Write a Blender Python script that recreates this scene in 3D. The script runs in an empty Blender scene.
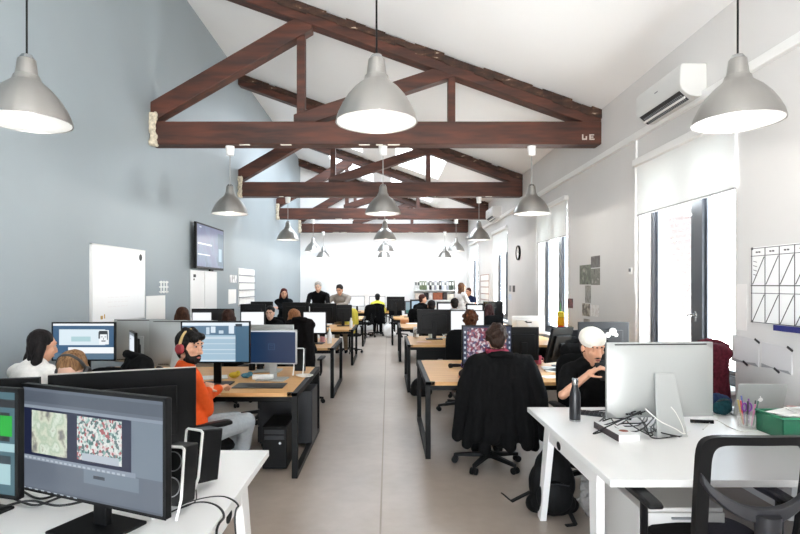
import bpy, bmesh, math, random
from mathutils import Vector, Matrix, noise
R = math.radians
C = bpy.context.scene.collection
random.seed(7)

# ------------------------------------------------------------------ frame of reference
F = 550.0                       # focal length in pixels of the 800x534 picture
VX, VY, EYE = 388.0, 285.0, 1.67
XL, XR, YF, YB = -3.27, 2.93, 20.5, -3.0
DESK = 0.74
def at(x, y, Y): return Vector(((x - VX) * Y / F, Y, EYE - (y - VY) * Y / F))
def on(x, y, z=DESK):
    Y = F * (EYE - z) / (y - VY)
    return Vector(((x - VX) * Y / F, Y, z))
def ceil_z(x): return 4.08 + 0.358 * (XR - x)

# ------------------------------------------------------------------ materials
def lin(c):
    return tuple(((v / 255) / 12.92 if v <= 10 else (((v / 255) + 0.055) / 1.055) ** 2.4) for v in c) + (1,)
MATS = {}
def mat(name, rgb, rough=0.5, metal=0.0, emit=0.0, var=0.0, scale=8.0, bump=0.0, stretch=(1, 1, 1), alpha=1.0, trans=0.0, rgb2=None, spec=None, coat=0.0, detail=4):
    if name in MATS: return MATS[name]
    m = bpy.data.materials.new(name); m.use_nodes = True
    nt = m.node_tree; b = nt.nodes['Principled BSDF']
    b.inputs['Base Color'].default_value = lin(rgb)
    b.inputs['Roughness'].default_value = rough
    b.inputs['Metallic'].default_value = metal
    if spec is not None: b.inputs['Specular IOR Level'].default_value = spec
    if coat: b.inputs['Coat Weight'].default_value = coat
    if alpha < 1: b.inputs['Alpha'].default_value = alpha
    if trans: b.inputs['Transmission Weight'].default_value = trans
    if emit:
        b.inputs['Emission Color'].default_value = lin(rgb); b.inputs['Emission Strength'].default_value = emit
    if var or bump:
        tc = nt.nodes.new('ShaderNodeTexCoord'); mp = nt.nodes.new('ShaderNodeMapping'); nz = nt.nodes.new('ShaderNodeTexNoise')
        mp.inputs['Scale'].default_value = stretch
        nz.inputs['Scale'].default_value = scale; nz.inputs['Detail'].default_value = detail
        nt.links.new(tc.outputs['Object'], mp.inputs['Vector']); nt.links.new(mp.outputs[0], nz.inputs['Vector'])
        if var:
            cr = nt.nodes.new('ShaderNodeValToRGB')
            a = lin(rgb)
            c2 = lin(rgb2) if rgb2 else tuple(min(1, v * (1 + var)) for v in a[:3]) + (1,)
            c1 = a if rgb2 else tuple(v * (1 - var) for v in a[:3]) + (1,)
            cr.color_ramp.elements[0].position = 0.32; cr.color_ramp.elements[1].position = 0.68
            cr.color_ramp.elements[0].color = c1; cr.color_ramp.elements[1].color = c2
            nt.links.new(nz.outputs['Fac'], cr.inputs[0])
            nt.links.new(cr.outputs[0], b.inputs['Base Color'])
            if emit: nt.links.new(cr.outputs[0], b.inputs['Emission Color'])
        if bump:
            bp = nt.nodes.new('ShaderNodeBump'); bp.inputs['Strength'].default_value = bump; bp.inputs['Distance'].default_value = 0.02
            nt.links.new(nz.outputs['Fac'], bp.inputs['Height']); nt.links.new(bp.outputs[0], b.inputs['Normal'])
    MATS[name] = m
    return m
SCR = 0.58
SKY = 19.0
EXPO = 0.9
def glow(rgb, k=1.0):
    n = 'screen_%d_%d_%d_%d' % (*rgb, int(k * 100))
    if n in MATS: return MATS[n]
    m = mat(n, (12, 12, 14), 0.3)
    b = m.node_tree.nodes['Principled BSDF']
    b.inputs['Emission Color'].default_value = lin(rgb); b.inputs['Emission Strength'].default_value = SCR * k
    return m
def picture_mat(name, cols, scale=60, k=1.0, kind='voronoi', stretch=(1, 1, 1)):
    """a busy picture shown on a screen: coloured cells"""
    if name in MATS: return MATS[name]
    m = mat(name, (12, 12, 14), 0.3); nt = m.node_tree; b = nt.nodes['Principled BSDF']
    tc = nt.nodes.new('ShaderNodeTexCoord'); mp = nt.nodes.new('ShaderNodeMapping'); mp.inputs['Scale'].default_value = stretch
    nt.links.new(tc.outputs['Object'], mp.inputs['Vector'])
    cr = nt.nodes.new('ShaderNodeValToRGB'); cr.color_ramp.interpolation = 'CONSTANT' if kind == 'voronoi' else 'LINEAR'
    if kind == 'voronoi':
        t = nt.nodes.new('ShaderNodeTexVoronoi'); t.inputs['Scale'].default_value = scale
        sp = nt.nodes.new('ShaderNodeSeparateColor'); nt.links.new(mp.outputs[0], t.inputs['Vector']); nt.links.new(t.outputs['Color'], sp.inputs[0])
        nt.links.new(sp.outputs[0], cr.inputs[0]); lo, hi = 0, 1
    else:
        t = nt.nodes.new('ShaderNodeTexNoise'); t.inputs['Scale'].default_value = scale; t.inputs['Detail'].default_value = 6
        nt.links.new(mp.outputs[0], t.inputs['Vector']); nt.links.new(t.outputs['Fac'], cr.inputs[0]); lo, hi = 0.3, 0.7
    els = cr.color_ramp.elements
    while len(els) < len(cols): els.new(0.5)
    for i, c in enumerate(cols):
        els[i].position = lo + (hi - lo) * i / (len(cols) if kind == 'voronoi' else max(1, len(cols) - 1)); els[i].color = lin(c)
    nt.links.new(cr.outputs[0], b.inputs['Emission Color']); b.inputs['Emission Strength'].default_value = SCR * k
    return m
def print_mat(name, cols, scale=30):
    """a printed sheet: reflective version of the above"""
    if name in MATS: return MATS[name]
    m = picture_mat(name, cols, scale, 0.0, 'noise'); nt = m.node_tree; b = nt.nodes['Principled BSDF']
    cr = [n for n in nt.nodes if n.type == 'VALTORGB'][0]
    for l in list(nt.links):
        if l.to_socket.name == 'Emission Color': nt.links.remove(l)
    nt.links.new(cr.outputs[0], b.inputs['Base Color']); b.inputs['Emission Strength'].default_value = 0; b.inputs['Roughness'].default_value = 0.6
    return m

# ------------------------------------------------------------------ mesh builder
class MB:
    def __init__(self, M=None):
        self.v, self.f, self.mi, self.M, self.m = [], [], [], (M or Matrix.Identity(4)), 0
    def add(self, vs, fs):
        o = len(self.v)
        self.v += [tuple(self.M @ Vector(p)) for p in vs]
        self.f += [tuple(i + o for i in f) for f in fs]; self.mi += [self.m] * len(fs)
        return self
    def box(self, cx, cy, cz, sx, sy, sz, rot=None, taper=1.0):
        hx, hy, hz = sx / 2, sy / 2, sz / 2
        vs = [Vector((x * hx * (taper if z > 0 else 1), y * hy * (taper if z > 0 else 1), z * hz)) for z in (-1, 1) for y in (-1, 1) for x in (-1, 1)]
        if rot is not None: vs = [rot @ p for p in vs]
        c = Vector((cx, cy, cz))
        return self.add([p + c for p in vs], [(0, 2, 3, 1), (4, 5, 7, 6), (0, 1, 5, 4), (2, 6, 7, 3), (0, 4, 6, 2), (1, 3, 7, 5)])
    def bb(self, x0, x1, y0, y1, z0, z1): return self.box((x0 + x1) / 2, (y0 + y1) / 2, (z0 + z1) / 2, x1 - x0, y1 - y0, z1 - z0)
    def hexa(self, p): return self.add(p, [(0, 3, 2, 1), (4, 5, 6, 7), (0, 1, 5, 4), (1, 2, 6, 5), (2, 3, 7, 6), (3, 0, 4, 7)])
    def bar(self, p0, p1, w, d, up=(0, 0, 1), w1=None, d1=None):
        """square bar from p0 to p1: w across, d along 'up'"""
        p0, p1 = Vector(p0), Vector(p1); a = (p1 - p0).normalized(); u = Vector(up)
        s = a.cross(u)
        if s.length < 1e-4: s = a.cross(Vector((1, 0, 0)))
        s.normalize(); u = s.cross(a).normalized(); w1 = w1 or w; d1 = d1 or d
        q = lambda c, w, d: [c - s * w / 2 - u * d / 2, c + s * w / 2 - u * d / 2, c + s * w / 2 + u * d / 2, c - s * w / 2 + u * d / 2]
        return self.hexa(q(p0, w, d) + q(p1, w1, d1))
    def tube(self, pts, r, n=8, cap=True, closed=False):
        pts = [Vector(p) for p in pts]; N = len(pts); rs = r if isinstance(r, (list, tuple)) else [r] * N
        vs, fs = [], []; ref = None
        for i, p in enumerate(pts):
            a = pts[(i + 1) % N] - pts[i - 1] if closed else pts[min(i + 1, N - 1)] - pts[max(i - 1, 0)]
            a = a.normalized() if a.length > 1e-9 else Vector((0, 0, 1))
            if ref is None:
                ref = a.orthogonal().normalized()
            ref = (ref - a * ref.dot(a))
            ref = ref.normalized() if ref.length > 1e-6 else a.orthogonal().normalized()
            b = a.cross(ref)
            vs += [p + (ref * math.cos(2 * math.pi * k / n) + b * math.sin(2 * math.pi * k / n)) * rs[i] for k in range(n)]
        for i in range(N if closed else N - 1):
            j = (i + 1) % N
            fs += [(i * n + k, i * n + (k + 1) % n, j * n + (k + 1) % n, j * n + k) for k in range(n)]
        if cap and not closed: fs += [tuple(range(n))[::-1], tuple((N - 1) * n + k for k in range(n))]
        return self.add(vs, fs)
    def cyl(self, p0, p1, r0, r1=None, n=20): return self.tube([p0, p1], [r0, r0 if r1 is None else r1], n)
    def lathe(self, prof, c=(0, 0, 0), n=32, closed=False, flute=0.0, nf=0):
        vs, fs = [], []; N = len(prof); c = Vector(c)
        for r, z in prof:
            for k in range(n):
                t = 2 * math.pi * k / n; rr = r * (1 + flute * math.cos(nf * t))
                vs.append(c + Vector((rr * math.cos(t), rr * math.sin(t), z)))
        for i in range(N if closed else N - 1):
            j = (i + 1) % N
            fs += [(i * n + k, i * n + (k + 1) % n, j * n + (k + 1) % n, j * n + k) for k in range(n)]
        if not closed: fs += [tuple(range(n))[::-1], tuple((N - 1) * n + k for k in range(n))]
        return self.add(vs, fs)
    def ell(self, c, rx, ry, rz, rot=None, nu=14, nv=9):
        vs, fs = [], []; c = Vector(c)
        for j in range(1, nv):
            t = math.pi * j / nv
            for i in range(nu):
                p = 2 * math.pi * i / nu
                vs.append(Vector((rx * math.sin(t) * math.cos(p), ry * math.sin(t) * math.sin(p), rz * math.cos(t))))
        vs += [Vector((0, 0, rz)), Vector((0, 0, -rz))]
        T, B = len(vs) - 2, len(vs) - 1
        for j in range(nv - 2):
            fs += [(j * nu + i, (j + 1) * nu + i, (j + 1) * nu + (i + 1) % nu, j * nu + (i + 1) % nu) for i in range(nu)]
        for i in range(nu):
            fs += [(T, i, (i + 1) % nu), (B, (nv - 2) * nu + (i + 1) % nu, (nv - 2) * nu + i)]
        if rot is not None: vs = [rot @ p for p in vs]
        return self.add([p + c for p in vs], fs)
    def cap(self, p0, r0, p1, r1, n=12):
        """capsule with two radii"""
        p0, p1 = Vector(p0), Vector(p1)
        if (p1 - p0).length < 1e-5: return self.ell(p0, r0, r0, r0)
        a = (p1 - p0).normalized(); pts, rs = [], []
        for k in range(0, 5):
            t = math.pi / 2 * (1 - k / 4) ; pts.append(p0 - a * r0 * math.sin(t)); rs.append(max(r0 * math.cos(t), r0 * 0.03))
        for k in range(0, 5):
            t = math.pi / 2 * (k / 4); pts.append(p1 + a * r1 * math.sin(t)); rs.append(max(r1 * math.cos(t), r1 * 0.03))
        return self.tube(pts, rs, n)
    def prism(self, poly, h, axis='z'):
        """extrude a 2-D polygon: z -> (x,y)+h, y -> (x,z)+h, x -> (y,z)+h"""
        n = len(poly)
        P = {'z': lambda a, b, t: (a, b, t), 'y': lambda a, b, t: (a, t, b), 'x': lambda a, b, t: (t, a, b)}[axis]
        vs = [P(a, b, h[0]) for a, b in poly] + [P(a, b, h[1]) for a, b in poly]
        return self.add(vs, [tuple(range(n))[::-1], tuple(range(n, 2 * n))] + [(i, (i + 1) % n, n + (i + 1) % n, n + i) for i in range(n)])
    def quad(self, a, b, c, d): return self.add([a, b, c, d], [(0, 1, 2, 3)])
    def mesh(self, name, mats, angle=38, fix=True):
        me = bpy.data.meshes.new(name); me.from_pydata(self.v, [], self.f)
        for m in (mats if isinstance(mats, (list, tuple)) else [mats]): me.materials.append(m)
        me.polygons.foreach_set('material_index', self.mi)
        if fix:
            bm = bmesh.new(); bm.from_mesh(me); bmesh.ops.recalc_face_normals(bm, faces=bm.faces); bm.to_mesh(me); bm.free()
        me.polygons.foreach_set('use_smooth', [True] * len(me.polygons)); me.set_sharp_from_angle(angle=R(angle)); me.update()
        return me
    def build(self, name, mats, parent=None, bevel=0.0, loc=None, angle=38, fix=True, seg=2):
        o = bpy.data.objects.new(name, self.mesh(name, mats, angle, fix)); C.objects.link(o)
        if parent is not None: o.parent = parent
        if loc is not None: o.location = loc
        if bevel:
            b = o.modifiers.new('bevel', 'BEVEL'); b.width = bevel; b.segments = seg; b.limit_method = 'ANGLE'; b.angle_limit = R(40)
        return o

def thing(name, label, cat, loc=(0, 0, 0), rz=0.0, group=None):
    o = bpy.data.objects.new(name, None); C.objects.link(o); o.empty_display_size = 0.05
    o.location = loc; o.rotation_euler = (0, 0, rz)
    return tag(o, label, cat, group)
def tag(o, label, cat, group=None, kind=None):
    o['label'] = label; o['category'] = cat
    if group: o['group'] = group
    if kind: o['kind'] = kind
    return o
def struct(o, label=None):
    o['kind'] = 'structure'
    if label: o['label'] = label
    return o
def kids(o): return list(o.children)
def dup(root, label, loc, rz=0.0, group=None, cat=None):
    def cp(o, par):
        c = o.copy(); C.objects.link(c)
        if par is not None: c.parent = par
        for ch in KIDS.get(o.name, []): cp(ch, c)
        return c
    KIDS = {}
    for o in bpy.data.objects:
        if o.parent is not None: KIDS.setdefault(o.parent.name, []).append(o)
    r = cp(root, None); r.location = loc; r.rotation_euler = (0, 0, rz); r['label'] = label
    if group: r['group'] = group
    if cat: r['category'] = cat
    return r

def solid(name, mb, m, parent, voxel, smooth=3, loc=None, wrinkle=0.0, wscale=9.0, wst=(1, 1, 0.35)):
    """voxel-merge everything collected in mb into one continuous smooth surface"""
    me = bpy.data.meshes.new(name + '_raw'); me.from_pydata(mb.v, [], mb.f); me.update()
    bm = bmesh.new(); bm.from_mesh(me); bmesh.ops.recalc_face_normals(bm, faces=bm.faces); bm.to_mesh(me); bm.free()
    t = bpy.data.objects.new(name + '_tmp', me); C.objects.link(t)
    r = t.modifiers.new('r', 'REMESH'); r.mode = 'VOXEL'; r.voxel_size = voxel; r.adaptivity = 0
    s = t.modifiers.new('s', 'SMOOTH'); s.factor = 0.5; s.iterations = smooth
    dg = bpy.context.evaluated_depsgraph_get(); dg.update()
    nm = bpy.data.meshes.new_from_object(t.evaluated_get(dg)); nm.name = name
    bpy.data.objects.remove(t); bpy.data.meshes.remove(me)
    if wrinkle:
        ns = [v.normal.copy() for v in nm.vertices]
        for v, n in zip(nm.vertices, ns):
            p = Vector((v.co.x * wst[0], v.co.y * wst[1], v.co.z * wst[2])) * wscale
            v.co += n * wrinkle * (noise.noise(p) + 0.5 * noise.noise(p * 2.3 + Vector((5, 3, 1))))
    nm.materials.clear(); nm.materials.append(m)
    nm.polygons.foreach_set('use_smooth', [True] * len(nm.polygons)); nm.update()
    o = bpy.data.objects.new(name, nm); C.objects.link(o)
    if parent is not None: o.parent = parent
    if loc is not None: o.location = loc
    return o

# ------------------------------------------------------------------ palette
W_WHITE = mat('white_paint', (236, 236, 235), 0.6, var=0.02, scale=1.5)
W_FAR = mat('far_wall_paint', (240, 240, 240), 0.6, var=0.015, scale=1.2)
W_BLUE = mat('pale_blue_grey_paint', (147, 157, 162), 0.55, var=0.03, scale=0.8, bump=0.02)
CEIL = mat('ceiling_paint', (238, 238, 238), 0.7, var=0.015, scale=0.7)
BLACK = mat('black_plastic', (9, 9, 10), 0.45, spec=.22)
BLACKM = mat('matt_black', (9, 9, 10), 0.6, var=0.2, scale=14, spec=.25)
BMETAL = mat('black_steel', (8, 8, 8), 0.5, spec=.2)
DGREY = mat('dark_grey_plastic', (44, 45, 48), 0.45, spec=.3)
GREY = mat('grey_plastic', (120, 122, 125), 0.45)
LGREY = mat('light_grey_laminate', (205, 203, 200), 0.5)
WHITE = mat('white_plastic', (235, 235, 233), 0.35)
WLAM = mat('white_laminate', (232, 231, 229), 0.3, spec=0.4)
WMETAL = mat('white_steel', (232, 230, 228), 0.4)
ALU = mat('brushed_aluminium', (205, 206, 204), 0.33, metal=0.85, var=0.04, scale=30, stretch=(1, 1, 12))
ALUB = mat('satin_aluminium', (176, 178, 176), 0.5, metal=0.55)
STEEL = mat('steel', (170, 172, 172), 0.25, metal=1.0)
WOOD = mat('oak_desktop', (196, 142, 84), 0.42, var=0.3, scale=3.0, stretch=(0.6, 9, 9), rgb2=(222, 174, 112))
FABRIC = mat('black_fabric', (8, 8, 9), 0.9, var=0.4, scale=60, bump=0.15, spec=.15)
PAPER = mat('paper', (242, 241, 238), 0.75)
BOARD = mat('whiteboard', (246, 246, 246), 0.22)
INK = mat('black_ink', (35, 35, 38), 0.6)
def cloth(name, rgb, var=0.25):
    d = max(rgb) < 60
    return mat(name, tuple(int(v * .5) for v in rgb) if d else rgb, 0.9, var=var if max(rgb) < 140 else .05, scale=40, bump=0.2, spec=.15)
# ================================================================== ROOM
# --- floor: polished warm-grey concrete
def floor_mat():
    m = mat('polished_concrete', (176, 166, 156), 0.3); nt = m.node_tree; b = nt.nodes['Principled BSDF']
    tc = nt.nodes.new('ShaderNodeTexCoord')
    def nz(scale, det, lo, hi, c0, c1):
        n = nt.nodes.new('ShaderNodeTexNoise'); n.inputs['Scale'].default_value = scale; n.inputs['Detail'].default_value = det
        nt.links.new(tc.outputs['Object'], n.inputs['Vector'])
        r = nt.nodes.new('ShaderNodeValToRGB'); r.color_ramp.elements[0].position = lo; r.color_ramp.elements[1].position = hi
        r.color_ramp.elements[0].color = c0; r.color_ramp.elements[1].color = c1
        nt.links.new(n.outputs['Fac'], r.inputs[0]); return r
    a = nz(0.9, 6, 0.3, 0.7, lin((160, 147, 135)), lin((178, 166, 155)))
    d = nz(9, 10, 0.25, 0.8, lin((238, 236, 234)), lin((255, 255, 255)))
    mx = nt.nodes.new('ShaderNodeMix'); mx.data_type = 'RGBA'; mx.blend_type = 'MULTIPLY'; mx.inputs[0].default_value = 0.8
    nt.links.new(a.outputs[0], mx.inputs[6]); nt.links.new(d.outputs[0], mx.inputs[7]); nt.links.new(mx.outputs[2], b.inputs['Base Color'])
    rr = nz(1.2, 3, 0.2, 0.8, (0.27,) * 3 + (1,), (0.36,) * 3 + (1,)); nt.links.new(rr.outputs[0], b.inputs['Roughness'])
    return m
FL = floor_mat()
struct(MB().bb(XL - 0.3, XR + 0.3, YB, YF, -0.1, 0).build('floor', FL))
# thin saw-cut joints in the slab
g = MB()
g.bb(-0.008 - 0.05, 0.004 - 0.05, YB, YF, 0, 0.0006)
struct(g.build('trim_1', mat('floor_joint', (152, 142, 132), 0.7)))

# --- walls
struct(MB().bb(XL - 0.3, XL, YB, YF + 0.3, 0, 7.0).build('wall_left', W_BLUE))
struct(MB().bb(XL, XR + 0.3, YF, YF + 0.3, 0, 7.0).build('wall_back', W_FAR))
b = MB()                                   # wall behind the camera, its wide unseen opening added to bring in fill daylight
b.bb(XL, -2.9, YB - 0.25, YB, 0, 7); b.bb(.7, XR, YB - 0.25, YB, 0, 7); b.bb(-2.9, .7, YB - 0.25, YB, 2.5, 7)
struct(b.build('wall_front', W_FAR))
WIN = [(4.64, 6.40), (8.98, 10.70), (13.45, 15.20), (17.85, 19.60)]
SILL, HEAD, TH = 0.77, 2.98, 0.24
b = MB(); y = YB - 0.25
for a, c in WIN:
    b.bb(XR, XR + TH, y, a, 0, 4.3); b.bb(XR, XR + TH, a, c, 0, SILL); b.bb(XR, XR + TH, a, c, HEAD, 4.3); y = c
b.bb(XR, XR + TH, y, YF, 0, 4.3)
struct(b.build('wall_right', mat('warm_white_paint', (214, 212, 210), 0.6, var=0.02, scale=1.5)))
# --- mono-pitch ceiling with far-bay rooflights, openings added for fill light
def slope(x0, x1, y0, y1):
    z0, z1 = ceil_z(x0), ceil_z(x1)
    return [Vector(p) for p in ((x0, y0, z0), (x1, y0, z1), (x1, y1, z1), (x0, y1, z0), (x0, y0, z0 + .15), (x1, y0, z1 + .15), (x1, y1, z1 + .15), (x0, y1, z0 + .15))]
b = MB()
L0, L1 = XL - 0.3, XR + 0.3
ROOF = [(0.6, 2.4, ()), (8.6, 11.4, ()), (12.9, 15.4, ((-1.9, -.7), (.2, 1.4))), (17.2, 19.4, ((-1.9, -.5), (.1, 1.5)))]
ROOF = [r for r in ROOF if r[2]]
y = YB - .25
for (a, c, xs) in ROOF:
    b.hexa(slope(L0, L1, y, a)); x = L0
    for (p, q) in xs: b.hexa(slope(x, p, a, c)); x = q
    b.hexa(slope(x, L1, a, c)); y = c
b.hexa(slope(L0, L1, y, YF + .3))
struct(b.build('ceiling', CEIL))
# --- skirting along the aisle-side walls, cable trunking along the window wall
struct(MB().bb(XL, XL + 0.015, YB, YF, 0, 0.1).build('baseboard_left', W_WHITE))
struct(MB().bb(XR - 0.015, XR, YB, YF, 0, 0.1).build('baseboard_right', W_WHITE))
struct(MB().bb(XL, XR, YF - 0.015, YF, 0, 0.1).build('baseboard_back', W_WHITE))
struct(MB().bb(XR - 0.05, XR, YB, YF, 3.37, 3.45).build('trim_2', WHITE, bevel=0.006))
g = MB(); g.bb(XR - 0.02, XR, 6.46, 6.485, 0.9, 3.39)
struct(g.build('trim_3', WHITE))

# --- windows: dark frames, two lights each, set back in the wall
FRAME = mat('anthracite_frame', (58, 62, 70), 0.4)
def glass_mat():
    m = bpy.data.materials.new('window_glass'); m.use_nodes = True; nt = m.node_tree; nt.nodes.clear()
    o = nt.nodes.new('ShaderNodeOutputMaterial'); t = nt.nodes.new('ShaderNodeBsdfTransparent'); g = nt.nodes.new('ShaderNodeBsdfGlossy'); x = nt.nodes.new('ShaderNodeMixShader')
    t.inputs[0].default_value = (0.96, 0.98, 0.98, 1); g.inputs['Roughness'].default_value = 0.02
    x.inputs[0].default_value = 0.06
    nt.links.new(t.outputs[0], x.inputs[1]); nt.links.new(g.outputs[0], x.inputs[2]); nt.links.new(x.outputs[0], o.inputs[0]); return m
GLASS = glass_mat()
FX = XR + 0.13
for i, (a, c) in enumerate(WIN):
    f = MB(); m = (a + c) / 2 - 0.08
    f.bb(FX, FX + .08, a, a + .09, SILL, HEAD); f.bb(FX, FX + .08, c - .09, c, SILL, HEAD); f.bb(FX, FX + .08, a, c, SILL, SILL + .09); f.bb(FX, FX + .08, a, c, HEAD - .09, HEAD)
    f.bb(FX - .01, FX + .08, m - .1, m + .1, SILL, HEAD)
    w = struct(f.build('window_%d' % (i + 1), FRAME, bevel=0.005))
    for s0, s1 in ((a + .07, m - .08), (m + .08, c - .07)):
        s = MB(); d = .06
        s.bb(FX + .015, FX + .065, s0, s0 + d, SILL + .07, HEAD - .07); s.bb(FX + .015, FX + .065, s1 - d, s1, SILL + .07, HEAD - .07)
        s.bb(FX + .015, FX + .065, s0, s1, SILL + .07, SILL + .13); s.bb(FX + .015, FX + .065, s0, s1, HEAD - .13, HEAD - .07)
        s = s.build('window_sash', FRAME, w, bevel=0.004)
        MB().bb(FX + .035, FX + .041, s0 + d, s1 - d, SILL + .13, HEAD - .13).build('pane', GLASS, s)
    h = MB(); h.box(FX - .015, m + .0, 1.36, .012, .03, .1); h.bar((FX - .03, m, 1.38), (FX - .03, m + .12, 1.36), .018, .018); h.cyl((FX - .012, m, 1.38), (FX - .032, m, 1.38), .012)
    h.build('window_handle', STEEL, w, bevel=0.002)
    MB().bb(XR - 0.03, FX, a - .0, c + .0, SILL - .03, SILL + .005).build('window_sill', WHITE, w, bevel=0.004)
# --- what stands outside: a brick facade across the alley, pavement
br = mat('outside_brick', (205, 150, 138), 0.8); nt = br.node_tree
bk = nt.nodes.new('ShaderNodeTexBrick'); tc = nt.nodes.new('ShaderNodeTexCoord'); mp = nt.nodes.new('ShaderNodeMapping')
mp.inputs['Rotation'].default_value = (0, R(90), R(90)); bk.inputs['Scale'].default_value = 1.7
bk.inputs['Color1'].default_value = lin((50, 39, 38)); bk.inputs['Color2'].default_value = lin((56, 44, 43)); bk.inputs['Mortar'].default_value = lin((66, 61, 60)); bk.inputs['Mortar Size'].default_value = 0.03
sx = nt.nodes.new('ShaderNodeSeparateXYZ'); cx = nt.nodes.new('ShaderNodeCombineXYZ')
nt.links.new(tc.outputs['Object'], sx.inputs[0]); nt.links.new(sx.outputs[1], cx.inputs[0]); nt.links.new(sx.outputs[2], cx.inputs[1]); nt.links.new(cx.outputs[0], bk.inputs['Vector'])
nt.links.new(bk.outputs['Color'], nt.nodes['Principled BSDF'].inputs['Base Color'])
struct(MB().bb(7.2, 7.6, 12.9, 21.0, -0.3, 7.5).build('exterior_wall', br))

# ================================================================== ROOF TRUSSES
def timber(name, a, b2, k=1.0):
    m = mat(name, a, 0.55, var=0.4, scale=2.2, stretch=(0.8, 6, 6), rgb2=b2, bump=0.25); return m
TIMB = timber('dark_red_timber', (44, 21, 13), (86, 43, 27))
def speck_mat():
    m = mat('worn_timber_edge', (40, 28, 22), 0.8); nt = m.node_tree; b = nt.nodes['Principled BSDF']
    tc = nt.nodes.new('ShaderNodeTexCoord'); n = nt.nodes.new('ShaderNodeTexNoise'); n.inputs['Scale'].default_value = 9; n.inputs['Detail'].default_value = 8
    mp = nt.nodes.new('ShaderNodeMapping'); mp.inputs['Scale'].default_value = (0.7, 2, 2.2)
    r = nt.nodes.new('ShaderNodeValToRGB'); e = r.color_ramp.elements
    e[0].position = 0.3; e[0].color = lin((30, 20, 15)); e[1].position = 0.72; e[1].color = lin((205, 190, 170))
    x = e.new(0.58); x.color = lin((66, 42, 30)); x = e.new(0.66); x.color = lin((92, 66, 50))
    nt.links.new(tc.outputs['Object'], mp.inputs[0]); nt.links.new(mp.outputs[0], n.inputs[0]); nt.links.new(n.outputs[0], r.inputs[0]); nt.links.new(r.outputs[0], b.inputs['Base Color']); return m
WORN = speck_mat()
PLASTER = mat('crumbling_plaster', (196, 186, 166), 0.9, var=0.3, scale=25, bump=0.6)
def xbeam(x0, z0, x1, z1, lo, hi, y, d, mb=None, cut=True):
    """beam in the truss plane between two points of its centreline; lo/hi vertical extents below/above"""
    mb = mb or MB()
    return mb.hexa([(x0, y - d, z0 - lo), (x1, y - d, z1 - lo), (x1, y + d, z1 - lo), (x0, y + d, z0 - lo), (x0, y - d, z0 + hi), (x1, y - d, z1 + hi), (x1, y + d, z1 + hi), (x0, y + d, z0 + hi)])
def truss(y, label):
    t = thing('roof_truss', label, 'roof truss', (0, y, 3.6), 0, 'timber roof trusses')
    O = Vector((0, 0, -3.6))
    def part(name, mb, m, bevel=0.012):
        return mb.build(name, m, t, bevel)
    T = lambda: MB(Matrix.Translation(O))
    part('tie_beam', T().bb(XL, XR, -.12, .12, 3.60, 3.915), TIMB)
    part('rafter', xbeam(XL, ceil_z(XL) - .13, XR, ceil_z(XR) - .13, .13, .02, 0, .11, T()), TIMB)
    w = T(); n = 46; rnd = random.Random(int(y * 10))
    for i in range(n):                                    # rough broken edge of the rafter against the ceiling
        x0 = XL + (XR - XL) * i / n; x1 = XL + (XR - XL) * (i + 1) / n
        xbeam(x0, ceil_z(x0), x1, ceil_z(x1), .13 + rnd.uniform(-.02, .02), -.006 - (rnd.random() < .3) * .02, 0, .125 + rnd.uniform(-.012, .012), w)
    part('rafter_edge', w, WORN, 0.004)
    part('brace', xbeam(XL, 4.04, -1.05, 5.33, .14, .15, 0, .1, T()), TIMB)
    part('brace', xbeam(-1.30, 3.92, 0.95, 4.66, .10, .10, -.005, .09, T()), TIMB)
    part('post', T().bb(-1.26, -1.15, -.07, .07, 3.9, 5.2), TIMB, .006)
    part('post', T().bb(.83, .93, -.07, .07, 3.9, 4.62), TIMB, .006)
    p = T()
    for k in range(9): p.box(XL + .03 + rnd.uniform(0, .03), -.11 + rnd.uniform(-.012, .012), 3.61 + k * .05, .10 + rnd.uniform(-.03, .03), .06, .06)
    solid('plaster_patch', p, PLASTER, t, .018, 1, wrinkle=.02, wscale=14, wst=(1, 1, 1))
    p = T()
    for k in range(5):
        x = rnd.uniform(-2.6, 2.3); p.box(x, -.1, 3.596, rnd.uniform(.05, .22), .03, .012)
    part('paint_trace', p, mat('old_white_paint', (214, 208, 198), 0.8), 0)
    return t
TY = [7.66, 12.09, 16.16, 20.2]
for y, l in zip(TY, ('largest dark red timber roof truss, nearest the camera, with white painted letters', 'second timber roof truss counted from the camera, above the rows of desks',
                     'third timber roof truss counted from the camera', 'farthest and smallest timber roof truss, against the white end wall')):
    t = truss(y, l)
    if y == TY[0]:
        u = MB()                                           # the white brushed letters UE at its window end
        X0, Z0, Y0 = 2.66, .06, -.1225
        for (x0, x1, z0, z1) in ((0, .018, 0, .075), (.05, .068, 0, .05), (0, .068, 0, .018), (.1, .118, 0, .075), (.1, .17, 0, .017), (.1, .155, .03, .045), (.1, .165, .06, .075)):
            u.bb(X0 + x0, X0 + x1, Y0, Y0 + .004, Z0 + z0, Z0 + z1)
        u.build('painted_letters', mat('old_white_paint', (214, 208, 198), 0.8), t)

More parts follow.
